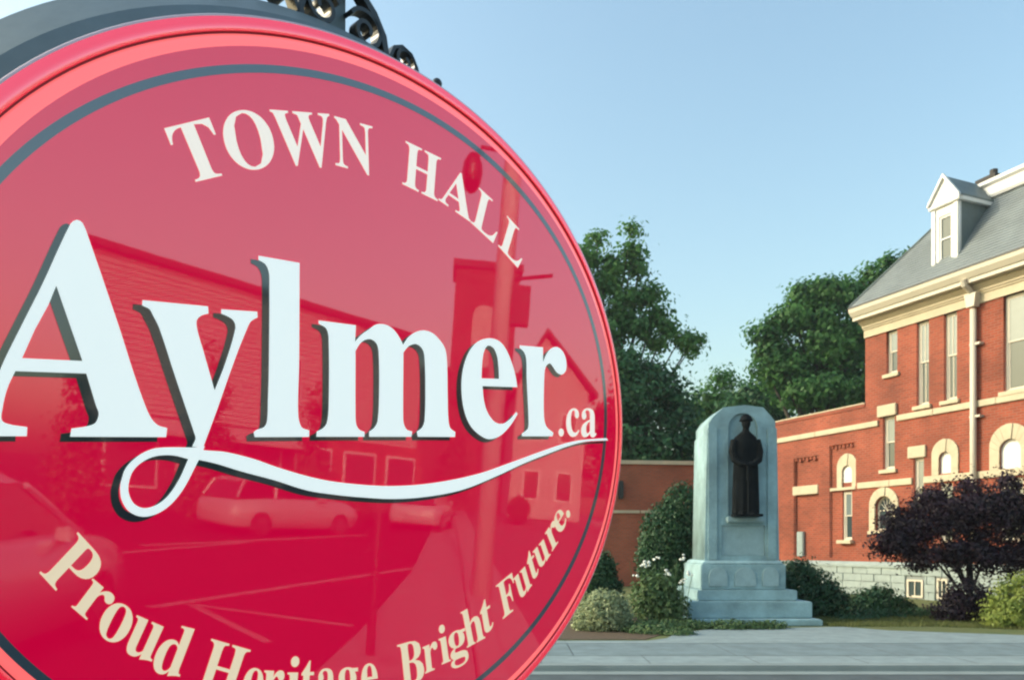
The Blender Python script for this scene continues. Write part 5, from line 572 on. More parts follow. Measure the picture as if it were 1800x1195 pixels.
# entablature round the tall block
def loop_profile(name, prof, m, x0=0.0, lo=lambda o: o * .2, x1=S1, y0=0.0, y1=12.0):
    rings = []
    for (o, z) in prof: rings.append([(x0 - lo(o), y0 - o, z), (x1 + o, y0 - o, z), (x1 + o, y1 + o, z), (x0 - lo(o), y1 + o, z)])
    vs = [v for r in rings for v in r]; n = len(prof); fs = []
    for i in range(n):
        j = (i + 1) % n
        for k in range(4): fs.append((i * 4 + k, i * 4 + (k + 1) % 4, j * 4 + (k + 1) % 4, j * 4 + k))
    return MB().add(vs, fs).build(name, m, th)
loop_profile('frieze', [(-.2, 8.492), (.05, 8.492), (.05, 8.72), (.09, 8.75), (.09, 8.80), (-.2, 8.80)], 'cream')
loop_profile('bed_mould', [(-.2, 8.802), (.13, 8.802), (.13, 8.86), (.24, 8.96), (.24, 9.02), (-.2, 9.02)], 'cream')
loop_profile('cornice', [(-.2, 9.022), (.46, 9.022), (.46, 9.12), (.50, 9.14), (.60, 9.28), (.62, 9.40), (-.2, 9.40)], 'cream_paint')
loop_profile('gutter', [(-.2, 9.402), (.64, 9.402), (.64, 9.45), (-.2, 9.45)], 'gutter')
# roof
oi, zt = -1.34, 11.96
rb = [(-.10, -.60, 9.452), (S1 + .6, -.60, 9.452), (S1 + .6, 12.6, 9.452), (-.10, 12.6, 9.452)]
rt = [(1.85, 1.34, zt), (S1 - 1.34, 1.34, zt), (S1 - 1.34, 10.66, zt), (1.85, 10.66, zt)]
slopes = []
rows = 24
m_ = MB()
for k in range(4):      # slate courses: each laps the one below
    a0, b0, a1, b1 = Vector(rb[k]), Vector(rb[(k + 1) % 4]), Vector(rt[k]), Vector(rt[(k + 1) % 4])
    nrm = (b0 - a0).cross(a1 - a0).normalized()
    for r_ in range(rows):
        t0, t1 = r_ / rows, (r_ + 1) / rows
        p, q = a0.lerp(a1, t0) + nrm * .018, b0.lerp(b1, t0) + nrm * .018
        s_, u_ = a0.lerp(a1, t1), b0.lerp(b1, t1)
        lo, lo2 = a0.lerp(a1, t0), b0.lerp(b1, t0)
        m_.add([p, q, u_, s_, lo, lo2], [(0, 1, 2, 3), (4, 5, 1, 0)])
link('mansard_roof', m_.mesh('mansard', recalc=False), 'slate', th)
MB().box(1.86, S1 - 1.34, 1.34, 10.66, 11.9, zt + .05).build('roof_deck', 'roof_dark', th)
loop_profile('roof_kerb', [(-1.45, 11.93), (-1.22, 11.93), (-1.18, 12.0), (-1.18, 12.12), (-1.25, 12.16), (-1.25, 12.30), (-1.14, 12.36), (-1.14, 12.46), (-1.45, 12.46)], 'white', lo=lambda o: o - .51)
for k in (0, 3):
    a, b = Vector(rb[k]), Vector(rt[k]); MB().tube([a + Vector((0, 0, .03)), b + Vector((0, 0, .03))], .04, 6).build('hip_capping', 'slate_dark', th)
# chimney and vent behind the kerb
ch = MB().box(1.62, 2.20, 3.2, 3.9, 12.0, 13.45).box(1.56, 2.26, 3.14, 3.96, 13.452, 13.58).build('chimney', 'roof_dark', th)
MB().tube([(1.95, 3.5, 13.5), (1.95, 3.5, 13.85)], .12, 10).build('chimney_pot', 'roof_dark', ch)
MB().box(1.28, 1.60, 3.2, 3.7, 12.0, 13.3).box(.95, 1.27, 3.2, 3.6, 12.0, 13.1).build('chimney_shoulder', 'roof_dark', th)
MB().tube([(2.6, 3.4, 12.0), (2.6, 3.4, 13.35)], .07, 8).tube([(2.6, 3.4, 13.3), (2.6, 3.4, 13.48)], .14, 8).build('vent_pipe', 'roof_dark', th)
# dormer
dm = link('dormer', plate([[(2.42, 9.72), (3.50, 9.72), (3.50, 11.62), (2.42, 11.62)], rect(2.70, 9.98, 3.22, 11.36)], .12, 'w', -.16), 'white', th)
for a in (2.42, 3.34): MB().box(a, a + .16, -.20, -.162, 9.72, 11.60).build('pilaster', 'white', dm, bevel=.01)
MB().box(2.34, 3.58, -.24, .3, 9.62, 9.72).build('dormer_sill', 'white', dm)
link('dormer_window', plate([rect(2.70, 9.98, 3.22, 11.36), rect(2.76, 10.04, 3.16, 10.66), rect(2.76, 10.70, 3.16, 11.30)], .05, 'w', -.12), 'white', dm)
link('dormer_pane', plate([rect(2.75, 10.03, 3.17, 11.31)], .01, 'w', -.08), 'pane_dark', dm) if False else link('dormer_pane', plate([rect(2.75, 10.03, 3.17, 11.31)], .01, 'w', -.085), 'glass', dm)
MB().box(2.34, 3.60, -.26, .3, 11.622, 11.72).build('entablature', 'white', dm, bevel=.02)
link('pediment', plate([[(2.36, 11.722), (3.56, 11.722), (3.56, 11.76), (2.96, 12.42), (2.36, 11.76)]], .14, 'w', -.20), 'white', dm)
m_ = MB()
for sg in (-1, 1):
    P = [(2.96 + sg * .65, 11.722), (2.96 + sg * .65, 11.80), (2.96 + sg * .0, 12.56), (2.96, 12.44)]
    m_.prism(P if sg < 0 else P[::-1], 'y', -.28, -.18)
m_.build('raking_cornice', 'white', dm, bevel=0)
for a in (2.44, 3.40):
    MB().prism([(-.04, 9.75), (1.6, 11.75), (1.6, 11.62), (1.35, 11.62), (-.04, 11.62)] if False else [(-.04, 9.72), (1.30, 11.62), (-.04, 11.62)], 'x', a, a + .08).build('cheek', 'slate_dark', dm)
for sg in (-1, 1):
    MB().prism([(2.96, 12.50), (2.96 + sg * .66, 11.79), (2.96 + sg * .66, 11.73), (2.96, 12.43)], 'y', -.18, 1.9).build('dormer_roof', 'slate_dark', dm)
MB().box(3.42, 3.62, -.1, 1.34, 11.626, 11.74).build('eaves_board', 'white', dm)
dm.scale.x = .81; dm.location.x = .14 + 2.96 * .19
# downspout with hopper
ds = MB().tube([(3.98, -.14, 8.35), (3.98, -.14, 1.25)], .085, 10).build('downspout', 'cream_paint', th, smooth=True)
MB().prism([(3.80, 8.78), (3.86, 8.40), (4.10, 8.40), (4.16, 8.78)], 'y', -.28, -.052).build('hopper', 'cream_paint', ds)
MB().tube([(3.98, -.55, 9.12), (3.98, -.50, 8.98), (3.98, -.34, 8.9), (3.98, -.2, 8.8)], .08, 8).build('gutter_elbow', 'cream_paint', ds)
for z in (7.35, 5.3, 3.0): MB().box(3.88, 4.20, -.17, -.003, z - .03, z + .03).build('bracket', 'cream_paint', ds)
MB().box(-.12, -.001, .3, .42, 7.4, 7.6).build('wall_lamp', 'white', th)

# annex far left
ax = thing('brick_annex', 'low dark brick annex with pale coping partly hidden by the red oval sign', 'building', (9.3, 33.4, 0), R(187))
MB().box(0, 14, -.0, .3, 0, 4.98).build('wall', 'brick_dark', ax)
MB().box(0, .3, -6, -.002, 0, 4.98).build('wall', 'brick_dark', ax)
MB().box(13.7, 14, -6, -.002, 0, 4.98).build('wall', 'brick_dark', ax)
MB().box(-.05, 14.05, -.1, .38, 4.982, 5.14).build('coping', 'cream', ax)
MB().box(.32, 13.6, -6, -.12, 4.7, 4.85).build('flat_roof', 'roof_dark', ax)
MB().box(4.15, 14.0, .302, .36, 2.98, 3.10).build('stone_band', 'cream', ax)
MB().box(0.02, 4.1, .302, .36, 2.98, 3.10).build('stone_band', 'cream', ax)
MB().box(4.86, 5.06, .302, .5, 3.55, 4.3).build('wall_lantern', 'iron', ax, bevel=.03)

# ================================================================ MONUMENT
mo = thing('war_monument', 'blue grey granite war monument with stepped base and arched niche', 'monument', (4.95, 16.1, 0))
def gb(name, x0, x1, y0, y1, z0, z1, m='granite', top=None, bev=.02, par=None):
    return MB().box(x0, x1, y0, y1, z0, z1, top).build(name, m, par or mo, bevel=bev)
gb('step', -1.42, 1.34, 0, 3.0, 0, .13)
gb('step', -1.32, 1.24, .30, 2.8, .132, .475)
gb('step', -1.08, 1.01, .52, 2.6, .477, .70)
gb('plinth', -.98, .81, .64, 2.3, .702, 1.24)
gb('plinth_cap', -.95, .78, .67, 2.25, 1.242, 1.32, top=(.06, .06, .06, .06))
# shaft with arched niche: front plate over a solid core
fx0, fx1 = -.86, .72
Z0, Z1 = 1.322, 4.60
cx = -.05
def sx(z, side): t = (z - Z0) / (Z1 - Z0); return (fx0 + .06 * t) if side < 0 else (fx1 - .06 * t)
out = [(sx(Z0, -1), Z0), (sx(Z0, 1), Z0), (sx(4.0, 1), 4.02), (sx(4.0, 1) - .03, 4.05), (sx(4.2, 1) - .03, 4.26), (sx(4.28, 1) - .14, 4.40), (.38, 4.56), (.0, 4.61), (-.46, 4.56), (sx(4.28, -1) + .13, 4.37), (sx(4.2, -1) + .03, 4.22), (sx(4.0, -1) + .03, 4.03), (sx(4.0, -1), 4.0)]
niche = arch(cx - .31, cx + .31, 2.26, 4.44)
panel = rect(-.50, 1.42, .42, 2.06)
link('shaft_front', plate([out, niche, panel], .06, 'w', .80), 'granite', mo)
link('shaft_core', plate([out], 1.10, 'w', .862), 'granite', mo)
link('niche_back', plate([arch(cx - .308, cx + .308, 2.262, 4.438)], .02, 'w', .840), 'granite', mo) if False else None
link('inscription_panel', plate([rect(-.495, 1.425, .415, 2.055)], .02, 'w', .838), 'granite_light', mo)
gb('ledge', -.42, .38, .66, .798, 2.12, 2.235, m='granite_light')
for x in (-.70, .56):      # shallow pilaster strips
    gb('pilaster_strip', x - .10, x + .10, .76, .799, 1.33, 4.12, m='granite', bev=.01)
for x, w in ((-.62, .19), (-.05, .22), (.48, .17)):
    link('relief_shield', plate([arch(x - w, x + w, .78, 1.18)], .025, 'w', .613), 'granite_light', mo)
# statue: soldier in a greatcoat, head bowed, hands crossed on a reversed rifle
st = thing('soldier_statue', 'dark bronze soldier statue standing with bowed head in the granite niche', 'statue', (4.91, 16.74, 2.235))
def ell(cx_, cy_, z, rx, ry, n=20, wob=0, ph=0):
    return [(cx_ + rx * (1 + wob * math.cos(7 * (2 * math.pi * j / n) + ph)) * math.cos(2 * math.pi * j / n), cy_ + ry * (1 + wob * math.cos(7 * (2 * math.pi * j / n) + ph)) * math.sin(2 * math.pi * j / n), z) for j in range(n)]
b_ = MB()
b_.loft([ell(0, .02, .06, .30, .18, wob=.06), ell(0, .02, .45, .295, .17, wob=.06, ph=.5), ell(0, .02, .8, .285, .16, wob=.05, ph=.8), ell(0, .01, 1.12, .275, .15, wob=.04, ph=1.0),
         ell(0, .01, 1.32, .28, .155, wob=.03), ell(0, .01, 1.52, .275, .155), ell(0, .01, 1.66, .25, .135), ell(0, 0, 1.74, .15, .11), ell(0, -.01, 1.80, .08, .08)])
b_.tube([(0, 0, 1.74), (0, -.03, 1.88)], [.085, .07], 10)
b_.ball((0, -.05, 1.97), (.10, .125, .145), 14, 10)
b_.loft([ell(0, -.04, 2.00, .155, .175), ell(0, -.04, 2.03, .14, .16), ell(0, -.03, 2.10, .11, .125), ell(0, -.03, 2.15, .05, .06)])   # brimmed helmet
b_.ball((0, -.175, 1.965), (.02, .03, .03), 6, 5)
for sg in (-1, 1):
    b_.tube([(sg * .24, .0, 1.60), (sg * .30, -.05, 1.36), (sg * .27, -.10, 1.18), (sg * .15, -.19, 1.10), (sg * .05, -.22, 1.10)], [.095, .085, .075, .06, .05], 10)
    b_.ball((sg * .035, -.23, 1.09), (.055, .045, .04), 8, 6)
    b_.tube([(sg * .10, -.02, .2), (sg * .11, -.05, .06)], [.09, .075], 8)
    b_.ball((sg * .12, -.11, .05), (.07, .15, .055), 8, 6)
    for k in range(4):
        b_.tube([(sg * .05 + .02 * (k - 1.5), -.262, 1.11), (sg * .05 + .02 * (k - 1.5), -.285, 1.05)], [.013, .011], 5)
sm = b_.mesh('body', recalc=True)
tmp = bpy.data.objects.new('tmp', sm); COL.objects.link(tmp)
rm = tmp.modifiers.new('r', 'REMESH'); rm.mode = 'VOXEL'; rm.voxel_size = .014; rm.use_smooth_shade = True
smo = tmp.modifiers.new('s', 'SMOOTH'); smo.iterations = 2; smo.factor = .5
me = bpy.data.meshes.new_from_object(tmp.evaluated_get(bpy.context.evaluated_depsgraph_get()))
bpy.data.objects.remove(tmp)
st.scale = (.95, .8, 1.0)
link('body', me, 'bronze', st)
MB().tube([(0, -.26, .06), (0, -.265, .5), (0, -.255, 1.04)], [.018, .022, .035], 8).box(-.03, .03, -.30, -.22, .75, 1.06).build('rifle', 'bronze', st)
MB().box(-.31, .31, -.32, .10, .0, .055).build('base', 'bronze', st, bevel=.01)

# ================================================================ PLANTS
def at(px, py, Y): return ((px - 900) / 1400 * Y, Y, 1.6 + (961 - py) / 1400 * Y)
def lobes_px(L, Y, depth=.8):
    out = []
    for q in L:
        x, y, rx = q[:3]; ry = q[3] if len(q) > 3 else rx; dy = q[4] if len(q) > 4 else 0
        p = at(x, y, Y + dy); s = (Y + dy) / 1400
        out.append((p[0], p[1], p[2], rx * s, rx * s * depth, ry * s))
    return out
def tree(name, label, cat, lobes, count, size, leafm, trunk, bark='bark', clump=0, cs=.4, seed=1, group=None, limbs=None, tr=.25, up=.3, shell=.45, every=1):
    bx, by = trunk
    t = thing(name, label, cat, (bx, by, 0), 0, group)
    L = [(q[0] - bx, q[1] - by, *q[2:]) for q in lobes]
    link('crown', leaves(L, count, size, shell, clump, cs, up, seed), leafm, t)
    ztop = max(q[2] for q in L)
    m_ = MB().tube([(0, 0, -.1), (tr * .15, 0, ztop * .3), (0, tr * .2, ztop * .6), (0, 0, ztop * .9)], [tr * 1.25, tr, tr * .6, tr * .2], 9)
    g = random.Random(seed)
    for q in L[::every]:
        z0 = max(.15, min(q[2] * .45, ztop * .5)) * (1 if limbs is None else limbs)
        mid = (q[0] * .5 + g.uniform(-.2, .2) * tr * 4, q[1] * .5, (z0 + q[2]) / 2 + q[5] * .1)
        m_.tube([(0, 0, z0), mid, (q[0], q[1], q[2] + q[5] * .5)], [tr * .5, tr * .3, tr * .08], 6)
    m_.build('trunk', bark, t, smooth=True)
    return t
M['leaf_tall'] = leaf_mat('tall_tree_leaf', (.055, .170, .045), (.15, .31, .075), .5, .45)
M['leaf_dark'] = leaf_mat('dark_tree_leaf', (.014, .075, .030), (.045, .145, .045), .5)
M['leaf_mid'] = leaf_mat('mid_tree_leaf', (.030, .120, .034), (.095, .23, .050), .35, .42)
M['leaf_hedge'] = leaf_mat('hedge_leaf', (.016, .060, .028), (.038, .100, .038), 2.0, .2)
M['leaf_var'] = leaf_mat('variegated_leaf', (.14, .20, .10), (.45, .48, .27), 6, .25)
M['leaf_bright'] = leaf_mat('bright_shrub_leaf', (.16, .24, .05), (.38, .42, .10), 3, .4)
M['leaf_purple'] = leaf_mat('purple_leaf', (.012, .008, .013), (.040, .014, .028), 1.6, .2)
M['leaf_stalk'] = leaf_mat('perennial_leaf', (.05, .11, .04), (.13, .20, .08), 4, .3)
M['bark_purple'] = mat('black_bark', (.016, .013, .013), .9, bump=.5, bscale=25)
M['petal'] = mat('white_petal', (.75, .76, .70), .6)

tree('tall_tree', 'tall airy green tree rising beyond the right edge of the red sign', 'tree',
     lobes_px([(1111, 410, 9, 26), (1113, 450, 20, 28), (1125, 478, 18, 20), (1082, 470, 20, 26), (1048, 420, 15, 22), (1030, 448, 26, 30), (1062, 500, 26, 24), (1030, 520, 40, 40), (1108, 520, 34, 26), (1140, 515, 20, 20), (1152, 552, 24, 18), (1090, 556, 36, 20), (1120, 580, 32, 18), (1175, 578, 18, 14), (1055, 588, 50, 26), (1150, 606, 22, 12), (1196, 600, 20, 13), (1222, 598, 14, 12), (1215, 616, 12, 10), (990, 540, 60, 90), (940, 600, 70, 90)], 46, .9),
     26000, .15, 'leaf_tall', (at(1060, 961, 46)[0], 46), clump=520, cs=.30, seed=3, tr=.3, shell=.2)
tree('dark_tree', 'dark dense tree standing under the tall airy tree beyond the brick annex', 'tree',
     lobes_px([(1110, 700, 65, 60), (1165, 668, 26, 22), (1185, 700, 34, 36), (1050, 700, 80, 90), (1196, 745, 36, 50), (1120, 790, 90, 70), (1000, 740, 90, 100), (1215, 790, 30, 40), (1092, 634, 30, 24), (1125, 650, 24, 20), (1150, 640, 12, 12)], 42, .8),
     30000, .14, 'leaf_dark', (at(1120, 961, 42)[0], 42), clump=520, cs=.38, seed=4, tr=.3, shell=.35)
tree('broad_tree', 'broad dark green tree rising behind the low brick wing of the town hall', 'tree',
     lobes_px([(1450, 512, 32, 20), (1495, 522, 34, 24), (1412, 522, 22, 18), (1395, 560, 42, 30), (1440, 560, 40, 32), (1370, 565, 22, 20), (1460, 610, 70, 44), (1345, 592, 24, 16), (1362, 622, 30, 24), (1385, 650, 44, 36), (1440, 690, 80, 46), (1530, 590, 50, 60), (1520, 505, 20, 18), (1550, 490, 26, 20), (1575, 466, 22, 14), (1590, 480, 20, 16), (1530, 478, 12, 10), (1520, 680, 60, 60), (1343, 650, 16, 16)], 50, .8),
     36000, .16, 'leaf_mid', (at(1450, 961, 50)[0], 50), clump=620, cs=.38, seed=5, tr=.4, shell=.25)
tree('small_far_tree', 'small distant tree with a pointed top in the gap between the tall and broad trees', 'tree',
     lobes_px([(1270, 672, 18, 30), (1265, 710, 42, 36), (1235, 730, 34, 40), (1250, 770, 50, 40)], 58, .8), 9000, .16, 'leaf_mid', (at(1262, 961, 58)[0], 58), clump=160, cs=.5, seed=6, group='small far trees beyond the monument', tr=.2, shell=.3)
tree('small_far_tree', 'rounder distant tree just above the top of the granite monument', 'tree',
     lobes_px([(1320, 690, 32, 32), (1300, 720, 42, 34), (1350, 720, 46, 40), (1320, 760, 60, 40)], 56, .8), 10000, .16, 'leaf_dark', (at(1325, 961, 56)[0], 56), clump=170, cs=.5, seed=7, group='small far trees beyond the monument', tr=.2, shell=.3)

for k, (x, y, h, w, lm, lb) in enumerate(((-16, 52, 11, 5, 'leaf_mid', 'broad green tree hidden behind the middle of the red sign'), (-27, 56, 12, 6, 'leaf_dark', 'dark round tree hidden behind the left of the red sign'),
                                     (-40, 60, 12, 6.5, 'leaf_mid', 'green tree beyond the left edge of the red sign'), (-9, 66, 11, 6, 'leaf_dark', 'dark tree far beyond the brick annex'), (-54, 62, 13, 7, 'leaf_dark', 'outermost dark tree far left of the sign'), (-33, 74, 13, 8, 'leaf_tall', 'pale green tree far behind the red sign'))):
    g_ = random.Random(90 + k)
    tree('background_tree', lb, 'tree', [(x + g_.uniform(-.6, .6) * w, y + g_.uniform(-.4, .4) * w, h * g_.uniform(.35, .9), w * g_.uniform(.3, .5), w * g_.uniform(.3, .5), h * g_.uniform(.12, .2)) for _ in range(11)], 9000, .24, lm, (x, y), clump=220, cs=.6, seed=90 + k, group='background trees behind the sign')
def shrub(name, label, cat, lobes, count, size, leafm, base, seed, clump=0, cs=.1, shell=.72, group=None, up=.3):
    bx, by = base
    t = thing(name, label, cat, (bx, by, 0), 0, group)
    L = [(q[0] - bx, q[1] - by, *q[2:]) for q in lobes]
    link('foliage', leaves(L, count, size, shell, clump, cs, up, seed), leafm, t)
    m_ = MB(); g = random.Random(seed)
    for q in L:
        m_.tube([(g.uniform(-.05, .05), 0, 0), (q[0] * .6, q[1] * .6, q[2] * .6), (q[0], q[1], q[2] + q[5] * .4)], [.03, .02, .008], 5)
    m_.build('stems', 'bark_dark', t)
    return t
shrub('clipped_evergreen', 'tall rounded dark evergreen bush immediately left of the granite monument', 'bush',
      lobes_px([(1200, 905, 40, 58), (1178, 945, 54, 66), (1160, 985, 44, 52), (1190, 1000, 56, 60)], 20.5, .9), 26000, .045, 'leaf_hedge', (at(1180, 961, 20.5)[0], 20.5), 11, shell=.6, group='clipped evergreens left of the monument')
shrub('clipped_evergreen', 'small dark round bush behind the pale variegated shrub at the sign edge', 'bush',
      lobes_px([(1052, 1010, 34, 44), (1060, 1040, 36, 36)], 18.0, .9), 9000, .04, 'leaf_hedge', (at(1055, 961, 18)[0], 18), 12, shell=.6, group='clipped evergreens left of the monument')
shrub('variegated_shrub', 'round pale variegated shrub at the lower right edge of the red sign', 'shrub',
      lobes_px([(1062, 1080, 47, 44), (1040, 1095, 34, 30), (1084, 1092, 28, 28)], 15.3, .9), 11000, .035, 'leaf_var', (at(1062, 961, 15.3)[0], 15.3), 13, shell=.6)
shrub('dark_bush', 'dark green bush hugging the right side of the monument steps', 'bush',
      lobes_px([(1410, 1020, 34, 38), (1440, 1040, 34, 30), (1395, 1045, 30, 40), (1462, 1062, 28, 26), (1430, 1070, 40, 26)], 18.2, .8), 11000, .045, 'leaf_hedge', (at(1425, 961, 18.2)[0], 18.2), 14, clump=260, cs=.10, group='dark bushes along the town hall')
shrub('dark_bush', 'low spreading dark bush between the monument and the purple tree', 'bush',
      lobes_px([(1545, 1056, 32, 22), (1520, 1064, 28, 16), (1575, 1066, 26, 14)], 19.2, .8), 6000, .045, 'leaf_hedge', (at(1548, 961, 19.2)[0], 19.2), 15, clump=160, cs=.10, group='dark bushes along the town hall')
shrub('dark_bush', 'dark mounded bush around the foot of the purple tree', 'bush',
      lobes_px([(1702, 1052, 36, 36), (1680, 1074, 38, 26), (1728, 1072, 36, 28)], 17.2, .8), 7000, .035, 'leaf_purple', (at(1702, 961, 17.2)[0], 17.2), 16, clump=160, cs=.09, group='dark bushes along the town hall')
shrub('bright_shrub', 'sunlit yellow green shrub at the right edge beside the purple tree', 'shrub',
      lobes_px([(1790, 1062, 46, 46), (1765, 1085, 32, 28), (1830, 1055, 50, 50), (1812, 1092, 46, 24)], 15.9, .85), 12000, .035, 'leaf_bright', (at(1795, 961, 15.9)[0], 15.9), 17, clump=320, cs=.08)
tree('purple_tree', 'small dark purple leaved tree in front of the town hall windows', 'tree',
     lobes_px([(1595, 930, 50, 46), (1560, 950, 36, 34), (1662, 862, 12, 22), (1640, 876, 22, 22), (1650, 905, 55, 50), (1700, 900, 55, 55), (1760, 900, 55, 50), (1820, 905, 60, 50), (1575, 955, 34, 22), (1640, 972, 60, 34), (1720, 970, 70, 38), (1790, 975, 60, 40), (1695, 865, 14, 24), (1775, 850, 26, 26), (1860, 940, 50, 50), (1620, 885, 20, 18)], 18.0, .75),
     38000, .042, 'leaf_purple', (at(1704, 961, 18.0)[0], 18.0), 'bark_purple', clump=820, cs=.13, seed=21, tr=.07, limbs=.42, shell=.2, every=3)
# white flowering perennials
fp = thing('flowering_plant', 'tall stalky perennial with white flowers left of the monument', 'plant', (at(1160, 961, 16.3)[0], 16.3, 0))
g = random.Random(8)
m_ = MB(); petals = MB()
for k in range(46):
    x, y = g.uniform(-.5, .42), g.uniform(-.5, .4); h = g.uniform(.6, 1.42)
    m_.tube([(x, y, 0), (x * 1.1 + g.uniform(-.04, .04), y, h * .6), (x * 1.2 + g.uniform(-.06, .06), y, h)], [.010, .008, .005], 4)
    if k % 3 == 0 and h > .9:
        for j in range(5):
            petals.ball((x * 1.2 + g.uniform(-.06, .06), y + g.uniform(-.05, .05), h + g.uniform(-.05, .06)), (g.uniform(.02, .045), .03, g.uniform(.015, .03)), 6, 4)
m_.build('stalks', 'leaf_stalk', fp, kind='stuff')
petals.build('flower_heads', 'petal', fp, kind='stuff')
link('foliage', leaves([(-.1, 0, .55, .55, .45, .6), (.15, -.1, .35, .45, .4, .4)], 5200, .05, .1, 0, .1, .8, 31), 'leaf_stalk', fp)
link('ground_cover', leaves([(3.3, 15.7, .04, .7, .45, .16), (4.3, 15.55, .03, .8, .35, .16), (5.0, 15.6, .03, .45, .3, .14), (2.6, 15.0, .05, .6, .6, .18), (3.0, 14.6, .03, .4, .4, .12)], 9000, .035, .2, 0, .1, .6, 32), 'leaf_stalk', kind='stuff', label='low ragged ground cover in the bed before the monument steps', cat='ground cover')
link('ground_cover', leaves([(8.6, 18.2, .05, 1.6, .5, .18), (10.2, 18.8, .05, 1.6, .5, .16), (12.0, 16.0, .03, 1.0, .4, .12), (7.6, 17.6, .03, .8, .5, .12)], 7000, .035, .2, 0, .1, .6, 33), 'leaf_hedge', kind='stuff', label='low dark planting in the mulch along the town hall foundation', cat='ground cover')

# ================================================================ ACROSS THE STREET CORNER (mirrored in the glossy sign)
cb = thing('clapboard_building', 'long pale clapboard building reflected across the middle of the red sign', 'building', (26.2, -10.9, 0), math.atan2(-.39 + 10.9, 38.9 - 26.2))
LB = 16.6
n = 27
m_ = MB()
for k in range(n):
    z0 = 3.4 + (8.7 - 3.4) * k / n; z1 = 3.4 + (8.7 - 3.4) * (k + 1) / n
    m_.add([(0, .05, z0), (LB, .05, z0), (LB, .0, z1), (0, .0, z1), (0, 0, z0), (LB, 0, z0)], [(0, 1, 2, 3), (4, 5, 1, 0)])
m_.build('clapboards', 'siding', cb)
MB().prism([(0, -.01), (4.2, -8), (LB, -8), (LB, -.01)], 'z', 0, 8.7).build('body', 'siding', cb)
MB().prism([(-.2, .3), (4.1, -8.2), (LB + .3, -8.2), (LB + .3, .3)], 'z', 8.702, 8.93).build('roof', 'roof_dark', cb)
MB().box(0, 9.2, .04, .5, 0, 3.4).build('shopfront', 'roof_dark', cb)
MB().box(9.3, LB, .04, .5, 0, 3.4).build('shopfront', 'brick_dark', cb)
for x in (8.0, 11.0, 14.0):
    w_ = MB().box(x, x + 1.1, .03, .1, 4.6, 6.6).build('window', 'white', cb)
    MB().box(x + .1, x + 1.0, .102, .12, 4.7, 6.5).build('pane', 'glass', w_)
for i in range(6):
    w_ = MB().box(.5 + i * 2.7, 2.5 + i * 2.7, .502, .56, .8, 2.9).build('shop_window', 'white', cb)
    MB().box(.6 + i * 2.7, 2.4 + i * 2.7, .562, .58, .9, 2.8).build('shop_pane', 'glass', w_)
MB().prism([(.5, 3.1), (1.5, 2.7), (1.5, 2.8), (.5, 3.3)], 'x', .3, 8.6).build('awning', 'siding', cb)
tw = thing('brick_tower', 'dark square brick tower reflected right of centre in the red sign', 'tower', (57.8, .9, 0), R(90))
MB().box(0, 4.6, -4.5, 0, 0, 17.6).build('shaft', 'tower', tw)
MB().box(-.25, 4.85, -4.75, .25, 17.6, 18.1).build('parapet', 'roof_dark', tw)
link('louvre_opening', plate([arch(1.4, 3.2, 10.5, 15.0)], .1, 'w', .002), 'siding', tw)
MB().box(-2.5, 7.5, -12, -4.6, 0, 11).build('nave', 'tower', tw)
gh = thing('gabled_house', 'pale gabled house reflected near the right edge of the red sign', 'house', (49, 5.3, 0), R(90))
MB().box(0, 4.6, -8, 0, 0, 8.2).build('walls', 'siding', gh)
m_ = MB().prism([(0, 8.2), (4.6, 8.2), (1.6, 11.5)], 'y', -8, -.002); m_.build('gable', 'siding', gh)
for P in ([(-.5, 7.9), (-.5, 8.2), (1.6, 11.95), (1.6, 11.6)], [(5.1, 7.9), (1.6, 11.6), (1.6, 11.95), (5.1, 8.2)]): MB().prism(P, 'y', -8.3, .5).build('roof_slope', 'roof_dark', gh)
for x, z in ((.8, 1.2), (2.9, 1.2), (.8, 4.9), (2.9, 4.9)):
    w_ = MB().box(x, x + 1.1, .0, .06, z, z + 1.9).build('window', 'white', gh); MB().box(x + .1, x + 1, .062, .08, z + .1, z + 1.8).build('pane', 'glass', w_)
pl = thing('utility_pole', 'grey utility pole with side lamp reflected right of the sign centre', 'pole', (11.1, 2.14, 0))
MB().tube([(0, 0, -.1), (0, 0, 11)], [.17, .12], 14).build('shaft', 'pole', pl, smooth=True)
la = MB().tube([(0, 0, 6.9), (0, -.5, 6.95), (0, -.55, 6.8)], .03, 6).build('lamp_arm', 'iron', pl)
MB().ball((0, -.62, 6.55), (.16, .16, .32)).build('lantern', 'iron', la, smooth=True)
MB().tube([(0, .1, 5.0), (0, .75, 5.12)], .03, 6).build('bracket', 'iron', pl)
MB().box(-.12, .12, .13, .42, 4.3, 4.9).build('junction_box', 'roof_dark', pl)
ms = thing('parking_post', 'thin dark post standing at the kerb reflected in the sign', 'post', (6.2, .85, 0))
MB().tube([(0, 0, 0), (0, 0, 1.4)], .045, 10).build('stem', 'iron', ms)
MB().box(-.07, .07, -.09, .09, 1.4, 1.65).build('head', 'iron', ms, bevel=.03)
M['leaf_red'] = leaf_mat('red_maple_leaf', (.20, .03, .015), (.35, .08, .03), 1, .35)
tree('red_maple', 'orange red maple reflected at the right rim of the sign', 'tree', [(52, 12.4, 6.6, 1.8, 1.8, 3.6), (52, 11.4, 4.6, 1.4, 1.4, 3.4), (52, 14.0, 6.0, 2, 2, 3.8)], 9000, .16, 'leaf_red', (52, 12.4), clump=150, cs=.4, seed=41, tr=.2)
